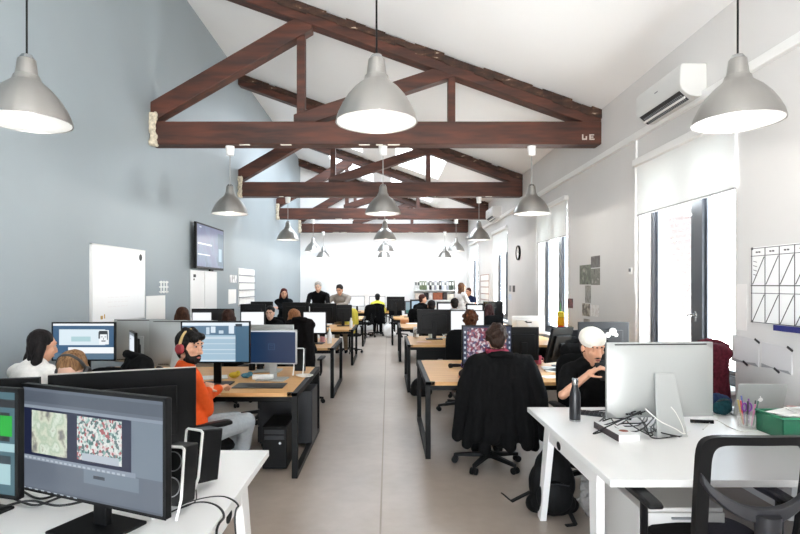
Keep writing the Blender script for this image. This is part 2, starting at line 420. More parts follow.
# ================================================================== PENDANT LAMPS
SHADE = mat('spun_aluminium', (160, 158, 154), 0.34, metal=0.85, var=0.03, scale=6)
INNER = mat('white_reflector', (250, 250, 248), 0.5)
BULB = mat('lit_bulb', (255, 246, 232), 0.5, emit=14)
def shade_mb(inner=False):
    out = [(.046, .385), (.05, .38), (.060, .30), (.064, .285), (.072, .28), (.079, .255), (.094, .24), (.135, .205), (.178, .155), (.212, .10), (.238, .045), (.25, 0.0)]
    if inner: return MB().lathe([(r - .004, z) for r, z in out[3:]][::-1] + [(.02, .275)], n=48)
    vs = out + [(.2465, 0.0)] + [(r - .0035, z) for r, z in out[:-1]][::-1]
    return MB().lathe(vs, n=64, closed=True, flute=0.006, nf=16)
def lamp(x, y, label, first=None, hang=3.6, socket=True):
    z = 2.66
    if first is None:
        t = thing('pendant_lamp', label, 'pendant lamp', (x, y, z), 0, 'aluminium pendant lamps')
        s = shade_mb().build('lamp_shade', SHADE, t)
        MB().lathe([(.242, .002), (.231, .045), (.205, .098), (.17, .152), (.128, .2), (.09, .232), (.055, .25), (.02, .255)], n=48).build('reflector', INNER, t, fix=False)
        MB().ell((0, 0, .11), .055, .055, .07).build('bulb', BULB, t)
        MB().lathe([(.0, .41), (.03, .41), (.045, .386), (.0, .386)][::-1], n=20).build('lamp_holder', STEEL, t)
    else:
        t = dup(first, label, (x, y, z))
        for c in kids(t):
            if c.name.startswith('cord') or c.name.startswith('ceiling_cup'): bpy.data.objects.remove(c)
    h = hang - z
    MB().cyl((0, 0, .4), (0, 0, h), .006, n=8).build('cord', BLACK if not socket else mat('grey_cable', (150, 150, 148), .5), t)
    if socket: MB().lathe([(.028, h - .13), (.05, h - .125), (.062, h), (.028, h)], n=20).build('ceiling_cup', WHITE, t)
    l = bpy.data.lights.new('lamp_light', 'POINT'); l.energy = LAMP_W; l.color = (1.0, .955, .89); l.shadow_soft_size = .06
    lo = bpy.data.objects.new('lamp_light', l); C.objects.link(lo); lo.parent = t; lo.location = (0, 0, .03)
    return t
LAMP_W = 15
LX = (-2.2, -.07, 2.08)
first = None
NTH = ('nearest', 'first', 'second', 'third', 'fourth')
SIDE = ('beside the pale blue wall', 'above the aisle', 'beside the window wall')
for r, y in enumerate([3.35] + TY):
    for k, x in enumerate(LX):
        if r and k == 2: x = 2.0
        if r == 4: x = (-2.35, -.14, 2.06)[k]; y = 19.95
        lab = 'large brushed aluminium pendant lamp in the front row %s' % SIDE[k] if r == 0 else 'brushed aluminium pendant lamp under the %s roof truss %s' % (NTH[r], SIDE[k])
        if r == 0: l = lamp(x if k != 2 else 2.13, y, lab, first, ceil_z(x) - .0, False)
        else: l = lamp(x, y, lab, first, 3.6)
        if first is None: first = l

# ================================================================== WALL THINGS
def wallL(y0, y1, z0, z1, d0=0.0, d1=0.02, mb=None): return (mb or MB()).bb(XL + d0, XL + d1, y0, y1, z0, z1)
def wallR(y0, y1, z0, z1, d0=0.0, d1=0.02, mb=None): return (mb or MB()).bb(XR - d1, XR - d0, y0, y1, z0, z1)
def YL(x): return F * XL / (x - VX)
def YR(x): return F * XR / (x - VX)
def ZL(x, y): return EYE - (y - VY) * YL(x) / F
def ZR(x, y): return EYE - (y - VY) * YR(x) / F
TRAY = mat('tray_grey', (150, 150, 150), .4)
# large whiteboard
t = thing('whiteboard', 'large whiteboard with faint writing and a round black logo on pale blue wall', 'whiteboard', (XL, 6.68, 1.68))
def rel(o, mb): mb.M = Matrix.Translation(-Vector(o.location)) ; return mb
bd = wallL(6.03, 7.34, 1.24, 2.12, .004, .022, rel(t, MB()))
f = rel(t, MB())
for a in ((6.02, 6.04, 1.23, 2.13), (7.33, 7.35, 1.23, 2.13), (6.02, 7.35, 2.11, 2.13), (6.02, 7.35, 1.23, 1.25)): wallL(*a, 0, .028, f)
f.build('board_frame', mat('pale_alu_trim', (214, 214, 212), .4, metal=.4), t, .002)
k = rel(t, MB()); k.cyl((XL + .022, 7.22, 2.03), (XL + .0235, 7.22, 2.03), .045); k.build('round_logo', INK, t)
k = rel(t, MB()); k.box(XL + .023, 6.24, 1.30, .002, .05, .04); k.box(XL + .023, 6.3, 1.31, .002, .02, .05); k.build('gold_sticker', mat('gold_ink', (190, 150, 70), .5), t)
k = bd; k.m = 1; rnd = random.Random(3)
for i in range(12):
    z = 2.02 - i * .055; y = 6.38
    while y < 6.95 + rnd.uniform(-.2, .12):
        w = rnd.uniform(.03, .11); k.box(XL + .0226, y + w / 2, z, .0012, w, .008); y += w + .03
k.build('board', [BOARD, mat('faint_marker', (226, 222, 222), .6)], t)
# paper sheet and slotted strip beside it
tag(wallL(YL(146), YL(165), 1.17, 1.52, 0, .004).build('paper_sheet', PAPER), 'blank white paper sheet taped beside the large whiteboard', 'paper')
g = MB()
for z in (1.56, 1.63, 1.70): wallL(7.86, 8.16, z, z + .022, 0, .012, g)
for y in (7.9, 8.0, 8.1): wallL(y, y + .025, 1.55, 1.73, 0, .012, g)
tag(g.build('wall_rack', WHITE), 'small white slotted rack on wall above the taped paper sheet', 'wall rack')
# second board (two sheets) under the television
t = thing('planning_board', 'tall white planning board of two sheets hanging under the television', 'whiteboard', (XL, 9.77, 1.5))
wallL(9.08, 9.75, .95, 1.92, .002, .015, rel(t, MB())).build('board_sheet', BOARD, t, .002)
wallL(9.78, 10.46, .95, 1.92, .002, .015, rel(t, MB())).build('board_sheet', BOARD, t, .002)
k = rel(t, MB()); wallL(9.2, 9.32, 1.80, 1.85, .015, .016, k); wallL(9.2, 9.26, 1.75, 1.78, .015, .016, k); k.build('printed_mark', INK, t)
# television on a bracket
t = thing('television', 'large black television on wall bracket showing a bluish purple picture', 'television', (XL, 9.8, 2.33))
rel(t, MB()).bb(XL + .07, XL + .115, 9.06, 10.56, 1.945, 2.72).build('casing', BLACK, t, .006)
rel(t, MB()).bb(XL + .002, XL + .07, 9.5, 10.1, 2.1, 2.5).build('bracket', BLACKM, t, .004)
rel(t, MB()).bb(XL + .1, XL + .13, 9.72, 9.9, 1.915, 1.945).build('sensor', BLACK, t, .003)
k = rel(t, MB()); k.bb(XL + .115, XL + .1165, 9.09, 10.53, 1.985, 2.69)
k.m = 1; k.bb(XL + .1165, XL + .117, 9.12, 9.85, 2.36, 2.385); k.bb(XL + .1165, XL + .117, 9.12, 9.75, 2.18, 2.2); k.bb(XL + .1165, XL + .117, 9.2, 9.3, 2.64, 2.66)
k.m = 2; k.bb(XL + .1165, XL + .117, 10.2, 10.5, 2.02, 2.62)
k.m = 3; k.bb(XL + .117, XL + .1174, 10.24, 10.42, 2.1, 2.34)
k.build('screen', [picture_mat('television_picture', [(70, 95, 120), (110, 130, 160), (104, 108, 146), (95, 120, 150)], 3.0, .9, 'noise'), glow((215, 222, 235)), glow((64, 96, 118)), glow((150, 180, 200))], t)
# sheet-pocket rack (five rows of papers) and papers beside it
t = thing('pocket_rack', 'white wall rack with five rows of small cards beyond the television', 'wall rack', (XL, 12.7, 1.65))
wallL(12.0, 13.38, 1.20, 2.04, 0, .02, rel(t, MB())).build('back_panel', WHITE, t, .002)
for i in range(5):
    z = 1.22 + i * .164
    wallL(12.0, 13.38, z, z + .02, .02, .05, rel(t, MB())).build('rail', GREY, t, .002)
    g = rel(t, MB())
    for j in range(5): wallL(12.04 + j * .27, 12.27 + j * .27, z + .02, z + .135, .02, .03, g)
    g.build('card_row', PAPER, t)
tag(wallL(11.35, 11.85, 1.72, 1.88, 0, .01).build('paper_sheet', print_mat('grey_print', [(120, 120, 125), (235, 235, 235), (180, 180, 185)], 9)), 'small grey printed paper pinned beside the card rack', 'paper')
tag(wallL(11.25, 11.8, 1.28, 1.58, 0, .01).build('paper_sheet', PAPER), 'small blank paper pinned low beside the card rack', 'paper')

# wall clock on the window wall
t = thing('wall_clock', 'round white wall clock with black rim between two windows', 'clock', (XR, 12.3, 2.39), 0)
m = Matrix.Rotation(R(-90), 4, 'Y')
MB(m).lathe([(.14, .0), (.165, .0), (.165, .04), (.15, .045), (.14, .03)], n=36, closed=True).build('rim', BLACK, t)
MB(m).lathe([(.002, .02), (.145, .02), (.145, .005), (.002, .005)], n=36).build('dial', PAPER, t)
k = MB(m); k.bar((0, 0, .024), (.07, .05, .024), .01, .004); k.bar((0, 0, .027), (.03, -.1, .027), .007, .004); k.build('hands', INK, t)

# air conditioners
def aircon(y0, y1, label, first=None):
    if first: return dup(first, label, (XR, (y0 + y1) / 2, 3.40))
    L = (y1 - y0) / 2
    t = thing('air_conditioner', label, 'air conditioner', (XR, (y0 + y1) / 2, 3.40), 0, 'wall air conditioners')
    prof = [(0, 0.02), (-.09, 0.0), (-.17, .02), (-.235, .075), (-.25, .12), (-.245, .285), (-.225, .31), (0, .31)]
    MB().prism([(a, b) for a, b in prof], (-L, L), 'y').build('casing', mat('air_conditioner_plastic', (208, 208, 206), .45), t, .008)
    # outlet in the sloping underside
    g = MB(); u = Vector((-.065, 0, .055)).normalized()
    p0 = Vector((-.172, 0, .0195)); p1 = Vector((-.232, 0, .0715)); nrm = Vector((-.64, 0, -.77))
    def strip(a, b, ya, yb, lift, mb):
        q = [p0.lerp(p1, a), p0.lerp(p1, b)]
        return mb.hexa([q[0] + Vector((0, ya, 0)), q[1] + Vector((0, ya, 0)), q[1] + Vector((0, yb, 0)), q[0] + Vector((0, yb, 0))] + [p + nrm * lift for p in (q[0] + Vector((0, ya, 0)), q[1] + Vector((0, ya, 0)), q[1] + Vector((0, yb, 0)), q[0] + Vector((0, yb, 0)))])
    strip(-.55, .95, -L + .05, L - .05, .004, g).build('outlet', mat('dark_outlet', (40, 40, 42), .6), t)
    g = MB()
    for k in range(26):
        ya = -L + .07 + k * (2 * L - .14) / 26; strip(-.5, .5, ya, ya + .008, .010, g)
    g.build('fins', GREY, t)
    strip(-.1, .12, -L + .05, L - .05, .022, MB()).build('flap', WHITE, t, .002)
    g = MB(); g.bb(-.2475, -.2435, -L + .02, L - .02, .138, .142); g.build('panel_seam', GREY, t)
    MB().bb(-.252, -.2475, -.03, .03, .19, .2).build('badge', GREY, t)
    return t
ac = aircon(5.05, 5.95, 'white wall air conditioner nearest the camera above the tall window')
aircon(14.2, 15.1, 'white wall air conditioner farther down the window wall beside a timber truss', ac)

# roller blinds
BL = mat('blind_fabric', (246, 247, 246), .8)
nt = BL.node_tree; tr = nt.nodes.new('ShaderNodeBsdfTranslucent'); tr.inputs[0].default_value = (.8, .82, .82, 1); mx = nt.nodes.new('ShaderNodeMixShader'); mx.inputs[0].default_value = .12
nt.links.new(nt.nodes['Principled BSDF'].outputs[0], mx.inputs[1]); nt.links.new(tr.outputs[0], mx.inputs[2]); nt.links.new(mx.outputs[0], nt.nodes['Material Output'].inputs[0])
def blind(a, c, label, first=None):
    if first: return dup(first, label, (XR, (a + c) / 2, 2.47))
    t = thing('roller_blind', label, 'roller blind', (XR, (a + c) / 2, 2.47), 0, 'white roller blinds'); L = (c - a) / 2 + .03
    MB().bb(-.022, -.018, -L, L, .02, .58).build('blind_fabric', BL, t)
    MB().bb(-.028, -.012, -L, L, 0, .02).build('bottom_bar', mat('grey_bar', (170, 170, 170), .4), t, .003)
    MB().bb(-.07, -.0, -L - .02, L + .02, .58, .66).build('cassette', WHITE, t, .008)
    MB().cyl((-.03, L + .03, .6), (-.03, L + .03, -.9), .003, n=6).build('pull_chain', WHITE, t)
    return t
bl = None
for i, (a, c) in enumerate(WIN):
    x = blind(a, c, ('white roller blind half down on the nearest tall window', 'white roller blind on the second window beyond the posters', 'white roller blind on the third window beyond the wall clock', 'white roller blind on the farthest window by the end wall')[i], bl)
    bl = bl or x
    if i: x.scale = (1, (c - a) / 1.76, 1)

# posters and photos on the window wall
def poster(x0, x1, y0, y1, m, label, name='poster', cat='poster', d=.006):
    ya, yb = YR(x0), YR(x1); xm = (x0 + x1) / 2
    return tag(wallR(yb, ya, ZR(xm, y1), ZR(xm, y0), 0, d).build(name, m), label, cat)
poster(580, 591, 265, 284.5, print_mat('olive_collage', [(70, 72, 66), (120, 124, 108), (88, 92, 80), (160, 158, 146)], 7), 'square grey olive collage poster beside two stacked dark posters')
poster(591.3, 600, 256, 267.5, print_mat('dark_collage', [(70, 66, 64), (112, 108, 104), (90, 84, 80), (140, 134, 128)], 8), 'dark grey poster topmost of the wall collage')
poster(591.3, 600, 268.5, 285, print_mat('grey_collage', [(84, 84, 74), (130, 130, 120), (104, 102, 92), (190, 188, 180)], 9), 'grey poster with pale bands below the topmost dark poster')
poster(585.5, 591, 285.5, 303, print_mat('tall_collage', [(110, 108, 104), (160, 158, 152), (130, 126, 120), (90, 90, 88)], 8), 'narrow tall grey print hanging below the square collage')
poster(582.5, 590, 303.5, 316, print_mat('brown_photo', [(120, 112, 96), (196, 186, 170), (90, 84, 76), (160, 150, 130)], 9), 'small brown photo print below the narrow tall print', 'photo_print', 'photo')
poster(591, 599, 305, 316.5, print_mat('pencil_sketch', [(226, 222, 218), (238, 236, 232), (214, 206, 200), (240, 238, 236)], 12), 'pale pencil sketch beside the small brown photo', 'drawing', 'drawing')
poster(584, 590, 319, 325, print_mat('dim_photo', [(150, 140, 130), (190, 180, 170), (120, 114, 108), (170, 160, 150)], 9), 'lowest small photo print above the grey monitor', 'photo_print', 'photo')
poster(567.8, 573, 298.5, 308, print_mat('red_photo', [(60, 34, 38), (130, 64, 70), (40, 30, 34), (190, 150, 150)], 10), 'small dark red photo print beside the second window', 'photo_print', 'photo')
poster(509.3, 511.3, 285.5, 291.5, GREY, 'small grey card on wall below the clock', 'wall_card', 'card')
poster(512.8, 515, 285.5, 292, DGREY, 'small dark card on wall below the clock', 'wall_card', 'card')
poster(508.5, 511.5, 294, 300, print_mat('blue_card', [(170, 180, 200), (214, 220, 230), (190, 198, 214), (230, 232, 236)], 12), 'pale bluish card on wall under the two small cards', 'wall_card', 'card')
t = thing('light_switch', 'small light switch on wall beside the nearest window', 'light switch', (XR, 6.63, 1.84))
MB().bb(-.012, 0, -.04, .04, -.04, .04).build('switch_plate', WHITE, t, .003); MB().bb(-.022, -.012, -.022, .022, -.01, .03).build('switch_rocker', GREY, t, .002)
# the wall planner by the far windows: red-brown shelf lines
t = thing('wall_planner', 'tall white wall planner with thin brown lines between the two farthest windows', 'wall planner', (XR, 16.6, 1.7))
MB().bb(-.01, 0, -.75, .75, -.75, .3).build('sheet', PAPER, t)
g = MB()
for z in (.28, .09, -.09, -.29, -.47, -.68): g.bb(-.018, -.01, -.7, .72, z - .012, z + .012)
for y in (-.7, .7): g.bb(-.018, -.01, y - .012, y + .012, -.75, .29)
g.build('ruled_lines', mat('brown_line', (170, 140, 130), .7), t)
# month-planner board with diagonal strokes, its blue pen tray
t = thing('wall_calendar', 'white calendar board with two rows of cells crossed by diagonal strokes', 'calendar', (XR, 3.95, 1.66))
y0, y1 = -.45, .47
MB().bb(-.012, 0, y0 - .0, y1, -.29, .31).build('sheet', BOARD, t)
g = MB(); X = -.0135
def line(ya, za, yb, zb, w=.006): g.bar((X, ya, za), (X, yb, zb), w, .003, up=(1, 0, 0))
for z in (.30, .24, .005, -.055, -.285): line(y0, z, y1, z, .008 if abs(z - .005) < .01 else .005)
cols = [y1 - .01 - k * .155 for k in range(7)]
for c in cols: line(c, .30, c, -.285)
for c in cols[:-1]:
    line(c - .01, .015, c - .145, .23); line(c - .01, -.28, c - .145, -.065)
    for q in range(2): line(c - .05 - q * .03, .27, c - .07 - q * .03, .268, .012)
for k in range(4): line(cols[0] - .02, .2 - k * .035, cols[0] - .06, .19 - k * .035, .004)
for (yy, zz) in ((y1 - .015, .3), (y1 - .015, -.28)): g.box(X, yy, zz, .006, .02, .02)
g.build('ruled_lines', mat('marker_line', (92, 90, 92), .7), t)
t = thing('pen_tray', 'dark blue pen tray at the bottom of the calendar board', 'pen tray', (XR, 3.75, 1.345))
MB().bb(-.07, 0, -.33, .33, -.012, .0).build('shelf', mat('navy_plastic', (34, 40, 112), .4), t, .003)
MB().bb(-.074, -.066, -.33, .33, -.012, .03).build('lip', mat('navy_plastic', (34, 40, 112), .4), t, .002)
MB().cyl((-.045, .36, .01), (-.045, .1, .01), .008, n=10).build('marker_pen', INK, t)
TRACE = mat('tracing_paper', (206, 204, 205), .6)
def sheet(x0, x1, ya0, ya1, yb0, yb1, label):
    a, c = YR(x0), YR(x1)
    t = thing('tracing_sheet', label, 'paper', (XR, (a + c) / 2, ZR((x0 + x1) / 2, (ya0 + yb1) / 2)), 0, 'tracing paper sheets')
    o = Vector(t.location); P = lambda x, y, d: Vector((XR - d, YR(x), ZR(x, y))) - o
    MB().hexa([P(x0, ya0, .002), P(x1, yb0, .002), P(x1, yb1, .002), P(x0, ya1, .002), P(x0, ya0, .008), P(x1, yb0, .008), P(x1, yb1, .012), P(x0, ya1, .012)]).build('sheet', TRACE, t)
    m = MB()
    m.add([P(x0, ya1, .0135), P((x0 * 2 + x1) / 3, ya1 + 1, .0135), P(x1, yb1, .0135), P(x1 - 3, yb1 - 4, .0135), P((x0 + x1) / 2, (ya1 + yb1) / 2 - 2, .0135), P(x0, ya1 - 4, .0135)], [(0, 1, 2, 3, 4, 5)]).build('curled_edge', mat('grey_curl', (150, 150, 152), .6), t)
    for (x, y) in ((x1 - 1, yb0 + 1), (x0 + (x1 - x0) * .52, ya1 + (yb1 - ya1) * .55 - 1)):
        k = MB(); q = P(x, y, .015); k.box(q.x, q.y, q.z, .006, .06, .016, Matrix.Rotation(R(25), 3, 'X')); k.build('black_tape', INK, t)
    return t
sheet(733, 760, 334, 361, 340, 367, 'pale tracing sheet with curled lower edge beside the window')
sheet(763, 793, 342, 367, 348, 375, 'pale tracing sheet with black tape above the silver laptop')
poster(735, 747, 284, 330, mat('faint_paper', (228, 224, 222), .7), 'faint narrow paper strip between window and calendar board', 'paper_strip', 'paper', .003)
# ================================================================== DESKS
def wood_desk(x0, x1, y0, y1, label, first=None):
    """shared two-sided desk: oak top on closed black steel end frames"""
    L, D = x1 - x0, y1 - y0
    t = thing('desk', label, 'desk', ((x0 + x1) / 2, (y0 + y1) / 2, 0), 0, 'oak desks on black steel frames')
    hx, hy = L / 2, D / 2
    MB().bb(-hx + .05, hx - .05, -hy, hy, DESK - .035, DESK).build('desktop', WOOD, t, .003)
    for s in (-1, 1):
        a, c = sorted((s * hx, s * (hx - .05)))
        g = MB()
        g.bb(a, c, -hy, -hy + .05, 0, DESK); g.bb(a, c, hy - .05, hy, 0, DESK); g.bb(a, c, -hy + .05, hy - .05, DESK - .05, DESK - .001); g.bb(a, c, -hy + .05, hy - .05, 0, .05)
        g.build('leg_frame', BMETAL, t, .003)
    for s in (-1, 1):
        g = MB(); g.bb(-hx + .05, hx - .05, s * (hy - .06) - .02, s * (hy - .06) + .02, DESK - .085, DESK - .036); g.build('crossbeam', BMETAL, t, .003)
    MB().bb(-hx + .3, hx - .3, -.09, .09, DESK - .16, DESK - .06).build('cable_tray', BMETAL, t, .003)
    for s in (-1, 1):
        for e in (-1, 1):
            MB().bb(e * hx - .09 * (e > 0) , e * hx + .09 * (e < 0), s * hy - .03 * (s > 0), s * hy + .03 * (s < 0), DESK - .03, DESK + .001).build('corner_plate', BMETAL, t)
    return t
def white_desk(x0, x1, y0, y1, label, aisle):
    t = thing('desk', label, 'desk', ((x0 + x1) / 2, (y0 + y1) / 2, 0), 0, 'white laminate desks')
    hx, hy = (x1 - x0) / 2, (y1 - y0) / 2
    MB().bb(-hx, hx, -hy, hy, DESK - .035, DESK).build('desktop', WLAM, t, .003)
    for s in (-1, 1):
        x = s * (hx - .07)
        for e in (-1, 1):
            MB().bar((x, e * (hy - .36), DESK - .05), (x + s * .03, e * (hy - .26), 0.0), .045, .12, up=(0, 1, 0), d1=.075).build('leg', WMETAL, t, .004)
        g = MB(); g.bb(x - .022, x + .022, -hy + .3, hy - .3, DESK - .15, DESK - .036); g.build('side_rail', WMETAL, t, .004)
        k = MB()
        m = Matrix.Translation((x + s * .0225, hy - .62, DESK - .115)) @ Matrix.Rotation(R(90), 4, 'Y') @ Matrix.Diagonal((1, 1.5, 1, 1))
        k.M = m; k.cyl((0, 0, -.001), (0, 0, .003), .027, n=24); k.build('grommet', BLACKM, t)
    MB().bb(-hx + .2, hx - .2, -.02, .02, DESK - .14, DESK - .06).build('crossbeam', WMETAL, t, .003)
    return t
rd = wood_desk(.36, 2.86, 5.27, 6.82, 'oak topped black framed desk with the colourful picture screen')
pd = wood_desk(.30, 2.86, 8.53, 10.05, 'oak topped desk with white lamp and bottle beside the aisle, window side')
MB().bb(-1.1, 1.15, .02, .045, .30, .69).build('under_desk_stand_in', BMETAL, pd, .003)  # black panel added in place of the dark coats and chairs below
wood_desk(.24, 2.86, 11.95, 13.55, 'oak topped desk with small orange brown box at its aisle end')
wood_desk(.10, 2.86, 15.2, 16.8, 'oak topped desk before the binder shelf')
wood_desk(-3.2, -.78, 4.74, 6.27, 'oak topped black framed desk used by the person in orange')
wood_desk(-3.2, -.80, 8.1, 9.65, 'oak topped desk with white bottle at its aisle end')
wood_desk(-3.2, -.72, 11.4, 12.95, 'oak topped desk before the two standing men')
wood_desk(-2.6, -.66, 14.9, 16.4, 'oak topped desk behind the two standing men')
wood_desk(-1.9, .25, 18.75, 20.1, 'oak topped desk by the end wall where the person in yellow sits')
wd = white_desk(1.06, 2.90, 2.62, 4.19, 'white desk with large aluminium computer and black bottle', -1)
white_desk(-3.1, -.67, 1.5, 3.1, 'white desk with black screens and black speakers beside pale blue wall', 1)

# drawer pedestals, computer tower
def pedestal(x, y, label, m, w=.42, d=.56, h=.58, rz=0):
    t = thing('drawer_pedestal', label, 'drawer pedestal', (x, y, 0), rz)
    MB().bb(-w / 2, w / 2, -d / 2 + .02, d / 2, .04, h).build('cabinet_body', m, t, .004)
    for k in range(3):
        z0 = .05 + k * (h - .06) / 3
        q = MB().bb(-w / 2 + .004, w / 2 - .004, -d / 2, -d / 2 + .02, z0, z0 + (h - .06) / 3 - .008).build('drawer', m, t, .003)
        MB().bb(-.06, .06, -d / 2 - .012, -d / 2, z0 + .13, z0 + .14).build('drawer_handle', GREY, q, .002)
    for sx in (-1, 1):
        for sy in (-1, 1): MB().cyl((sx * (w / 2 - .05), sy * (d / 2 - .05), 0), (sx * (w / 2 - .05), sy * (d / 2 - .05), .04), .022, n=12).build('caster', BLACK, t)
    return t
pedestal(-1.06, 5.86, 'dark grey drawer pedestal under the oak desk of the person in orange', DGREY, rz=R(-90))
pedestal(1.46, 3.02, 'light grey drawer pedestal under the white desk behind the mesh chair', LGREY, .42, .6, .56)
t = thing('computer_tower', 'black computer tower on floor under the desk of the person in orange', 'computer', (-1.02, 5.15, 0))
MB().bb(-.11, .11, -.2, .25, .015, .40).build('case', BLACK, t, .006)
MB().bb(-.108, .108, -.212, -.2, .02, .395).build('front_panel', BLACKM, t, .004)
k = MB()
for a in ((-.09, .09, .33, .37), (-.09, .09, .28, .32)): k.bb(a[0], a[1], -.216, -.211, a[2], a[3])
k.build('drive_bay', DGREY, t, .002)
k = MB(); k.cyl((.05, -.212, .25), (.05, -.217, .25), .012, n=14); k.build('power_button', STEEL, t)

# ================================================================== OFFICE CHAIRS (front faces +Y)
def chair_base(t, h=.44, m=BLACK):
    MB().cyl((0, 0, .1), (0, 0, h - .03), .028, n=16).build('gas_column', BMETAL, t)
    s = MB(); s.cyl((0, 0, .075), (0, 0, .135), .05, .04, n=20)
    ends = []
    for k in range(5):
        a = 2 * math.pi * k / 5 + .35; e = Vector((.31 * math.cos(a), .31 * math.sin(a), .075)); ends.append(e)
        s.bar((0, 0, .105), e, .055, .045, w1=.035, d1=.028)
    s = s.build('star_base', m, t, .005)
    for e in ends:
        c = MB(); d = Vector((-e.y, e.x, 0)).normalized()
        for q in (-1, 1): c.cyl(e + Vector((0, 0, -.045)) + d * (q * .01), e + Vector((0, 0, -.045)) + d * (q * .03), .03, n=16)
        c.cyl(e + Vector((0, 0, -.02)), e + Vector((0, 0, .01)), .012, n=8)
        c.build('caster', BLACKM, s)
def cushion(w, d, z0, z1, m=None, crown=.015, n=10):
    """a soft slab with rounded corners"""
    mb = MB(m) if m else MB(); vs = []; pts = []
    for i in range(28):
        a = 2 * math.pi * i / 28; e = 4.0
        c, s = math.cos(a), math.sin(a)
        pts.append((abs(c) ** (2 / e) * math.copysign(1, c) * w / 2, abs(s) ** (2 / e) * math.copysign(1, s) * d / 2))
    lay = [(.90, z0), (.98, z0 + .012), (1.0, (z0 + z1) / 2), (.97, z1 - .012), (.88, z1), (.5, z1 + crown * .7), (.02, z1 + crown)]
    for k, z in lay: vs += [(x * k, y * k, z) for x, y in pts]
    fs = []; n = 28
    for j in range(len(lay) - 1): fs += [(j * n + i, j * n + (i + 1) % n, (j + 1) * n + (i + 1) % n, (j + 1) * n + i) for i in range(n)]
    fs += [tuple(range(n))[::-1], tuple((len(lay) - 1) * n + i for i in range(n))]
    return mb.add(vs, fs)
def armrests(t, w=.29, z=.66):
    for s in (-1, 1):
        a = MB(); x = s * w
        a.tube([(s * .2, -.02, .42), (s * (w - .01), -.02, .42), (x, -.02, .46), (x, -.02, z - .03)], .018, 8).build('armrest_post', BLACK, t)
        MB().prism([(-.14, z - .03), (-.15, z - .012), (-.12, z), (.12, z + .012), (.16, z + .005), (.16, z - .02), (.1, z - .03)], (x - .035, x + .035), 'x').build('armrest_pad', BLACK, t, .01)
def task_chair(name, label, first=None, loc=(0, 0, 0), rz=0, seat=None, group='black upholstered office chairs'):
    if first is not None: return dup(first, label, loc, rz)
    t = thing('office_chair', label, 'chair', loc, rz, group)
    chair_base(t)
    cushion(.5, .48, .41, .47).build('seat', seat or FABRIC, t)
    armrests(t)
    B = Matrix.Translation((0, -.235, .8)) @ Matrix.Rotation(R(100), 4, 'X')
    cushion(.46, .52, -.03, .03, B).build('backrest', FABRIC, t)
    MB().tube([(0, -.12, .40), (0, -.27, .43), (0, -.305, .55), (0, -.285, .78)], [.03, .03, .028, .022], 10).build('back_bracket', BLACK, t)
    return t
def mesh_mat():
    m = bpy.data.materials.new('black_mesh_netting'); m.use_nodes = True; nt = m.node_tree; nt.nodes.clear()
    o = nt.nodes.new('ShaderNodeOutputMaterial'); t = nt.nodes.new('ShaderNodeBsdfTransparent'); d = nt.nodes.new('ShaderNodeBsdfDiffuse'); x = nt.nodes.new('ShaderNodeMixShader')
    d.inputs[0].default_value = lin((34, 33, 38)); x.inputs[0].default_value = 0.55
    nt.links.new(t.outputs[0], x.inputs[1]); nt.links.new(d.outputs[0], x.inputs[2]); nt.links.new(x.outputs[0], o.inputs[0]); return m
MESH = mesh_mat()
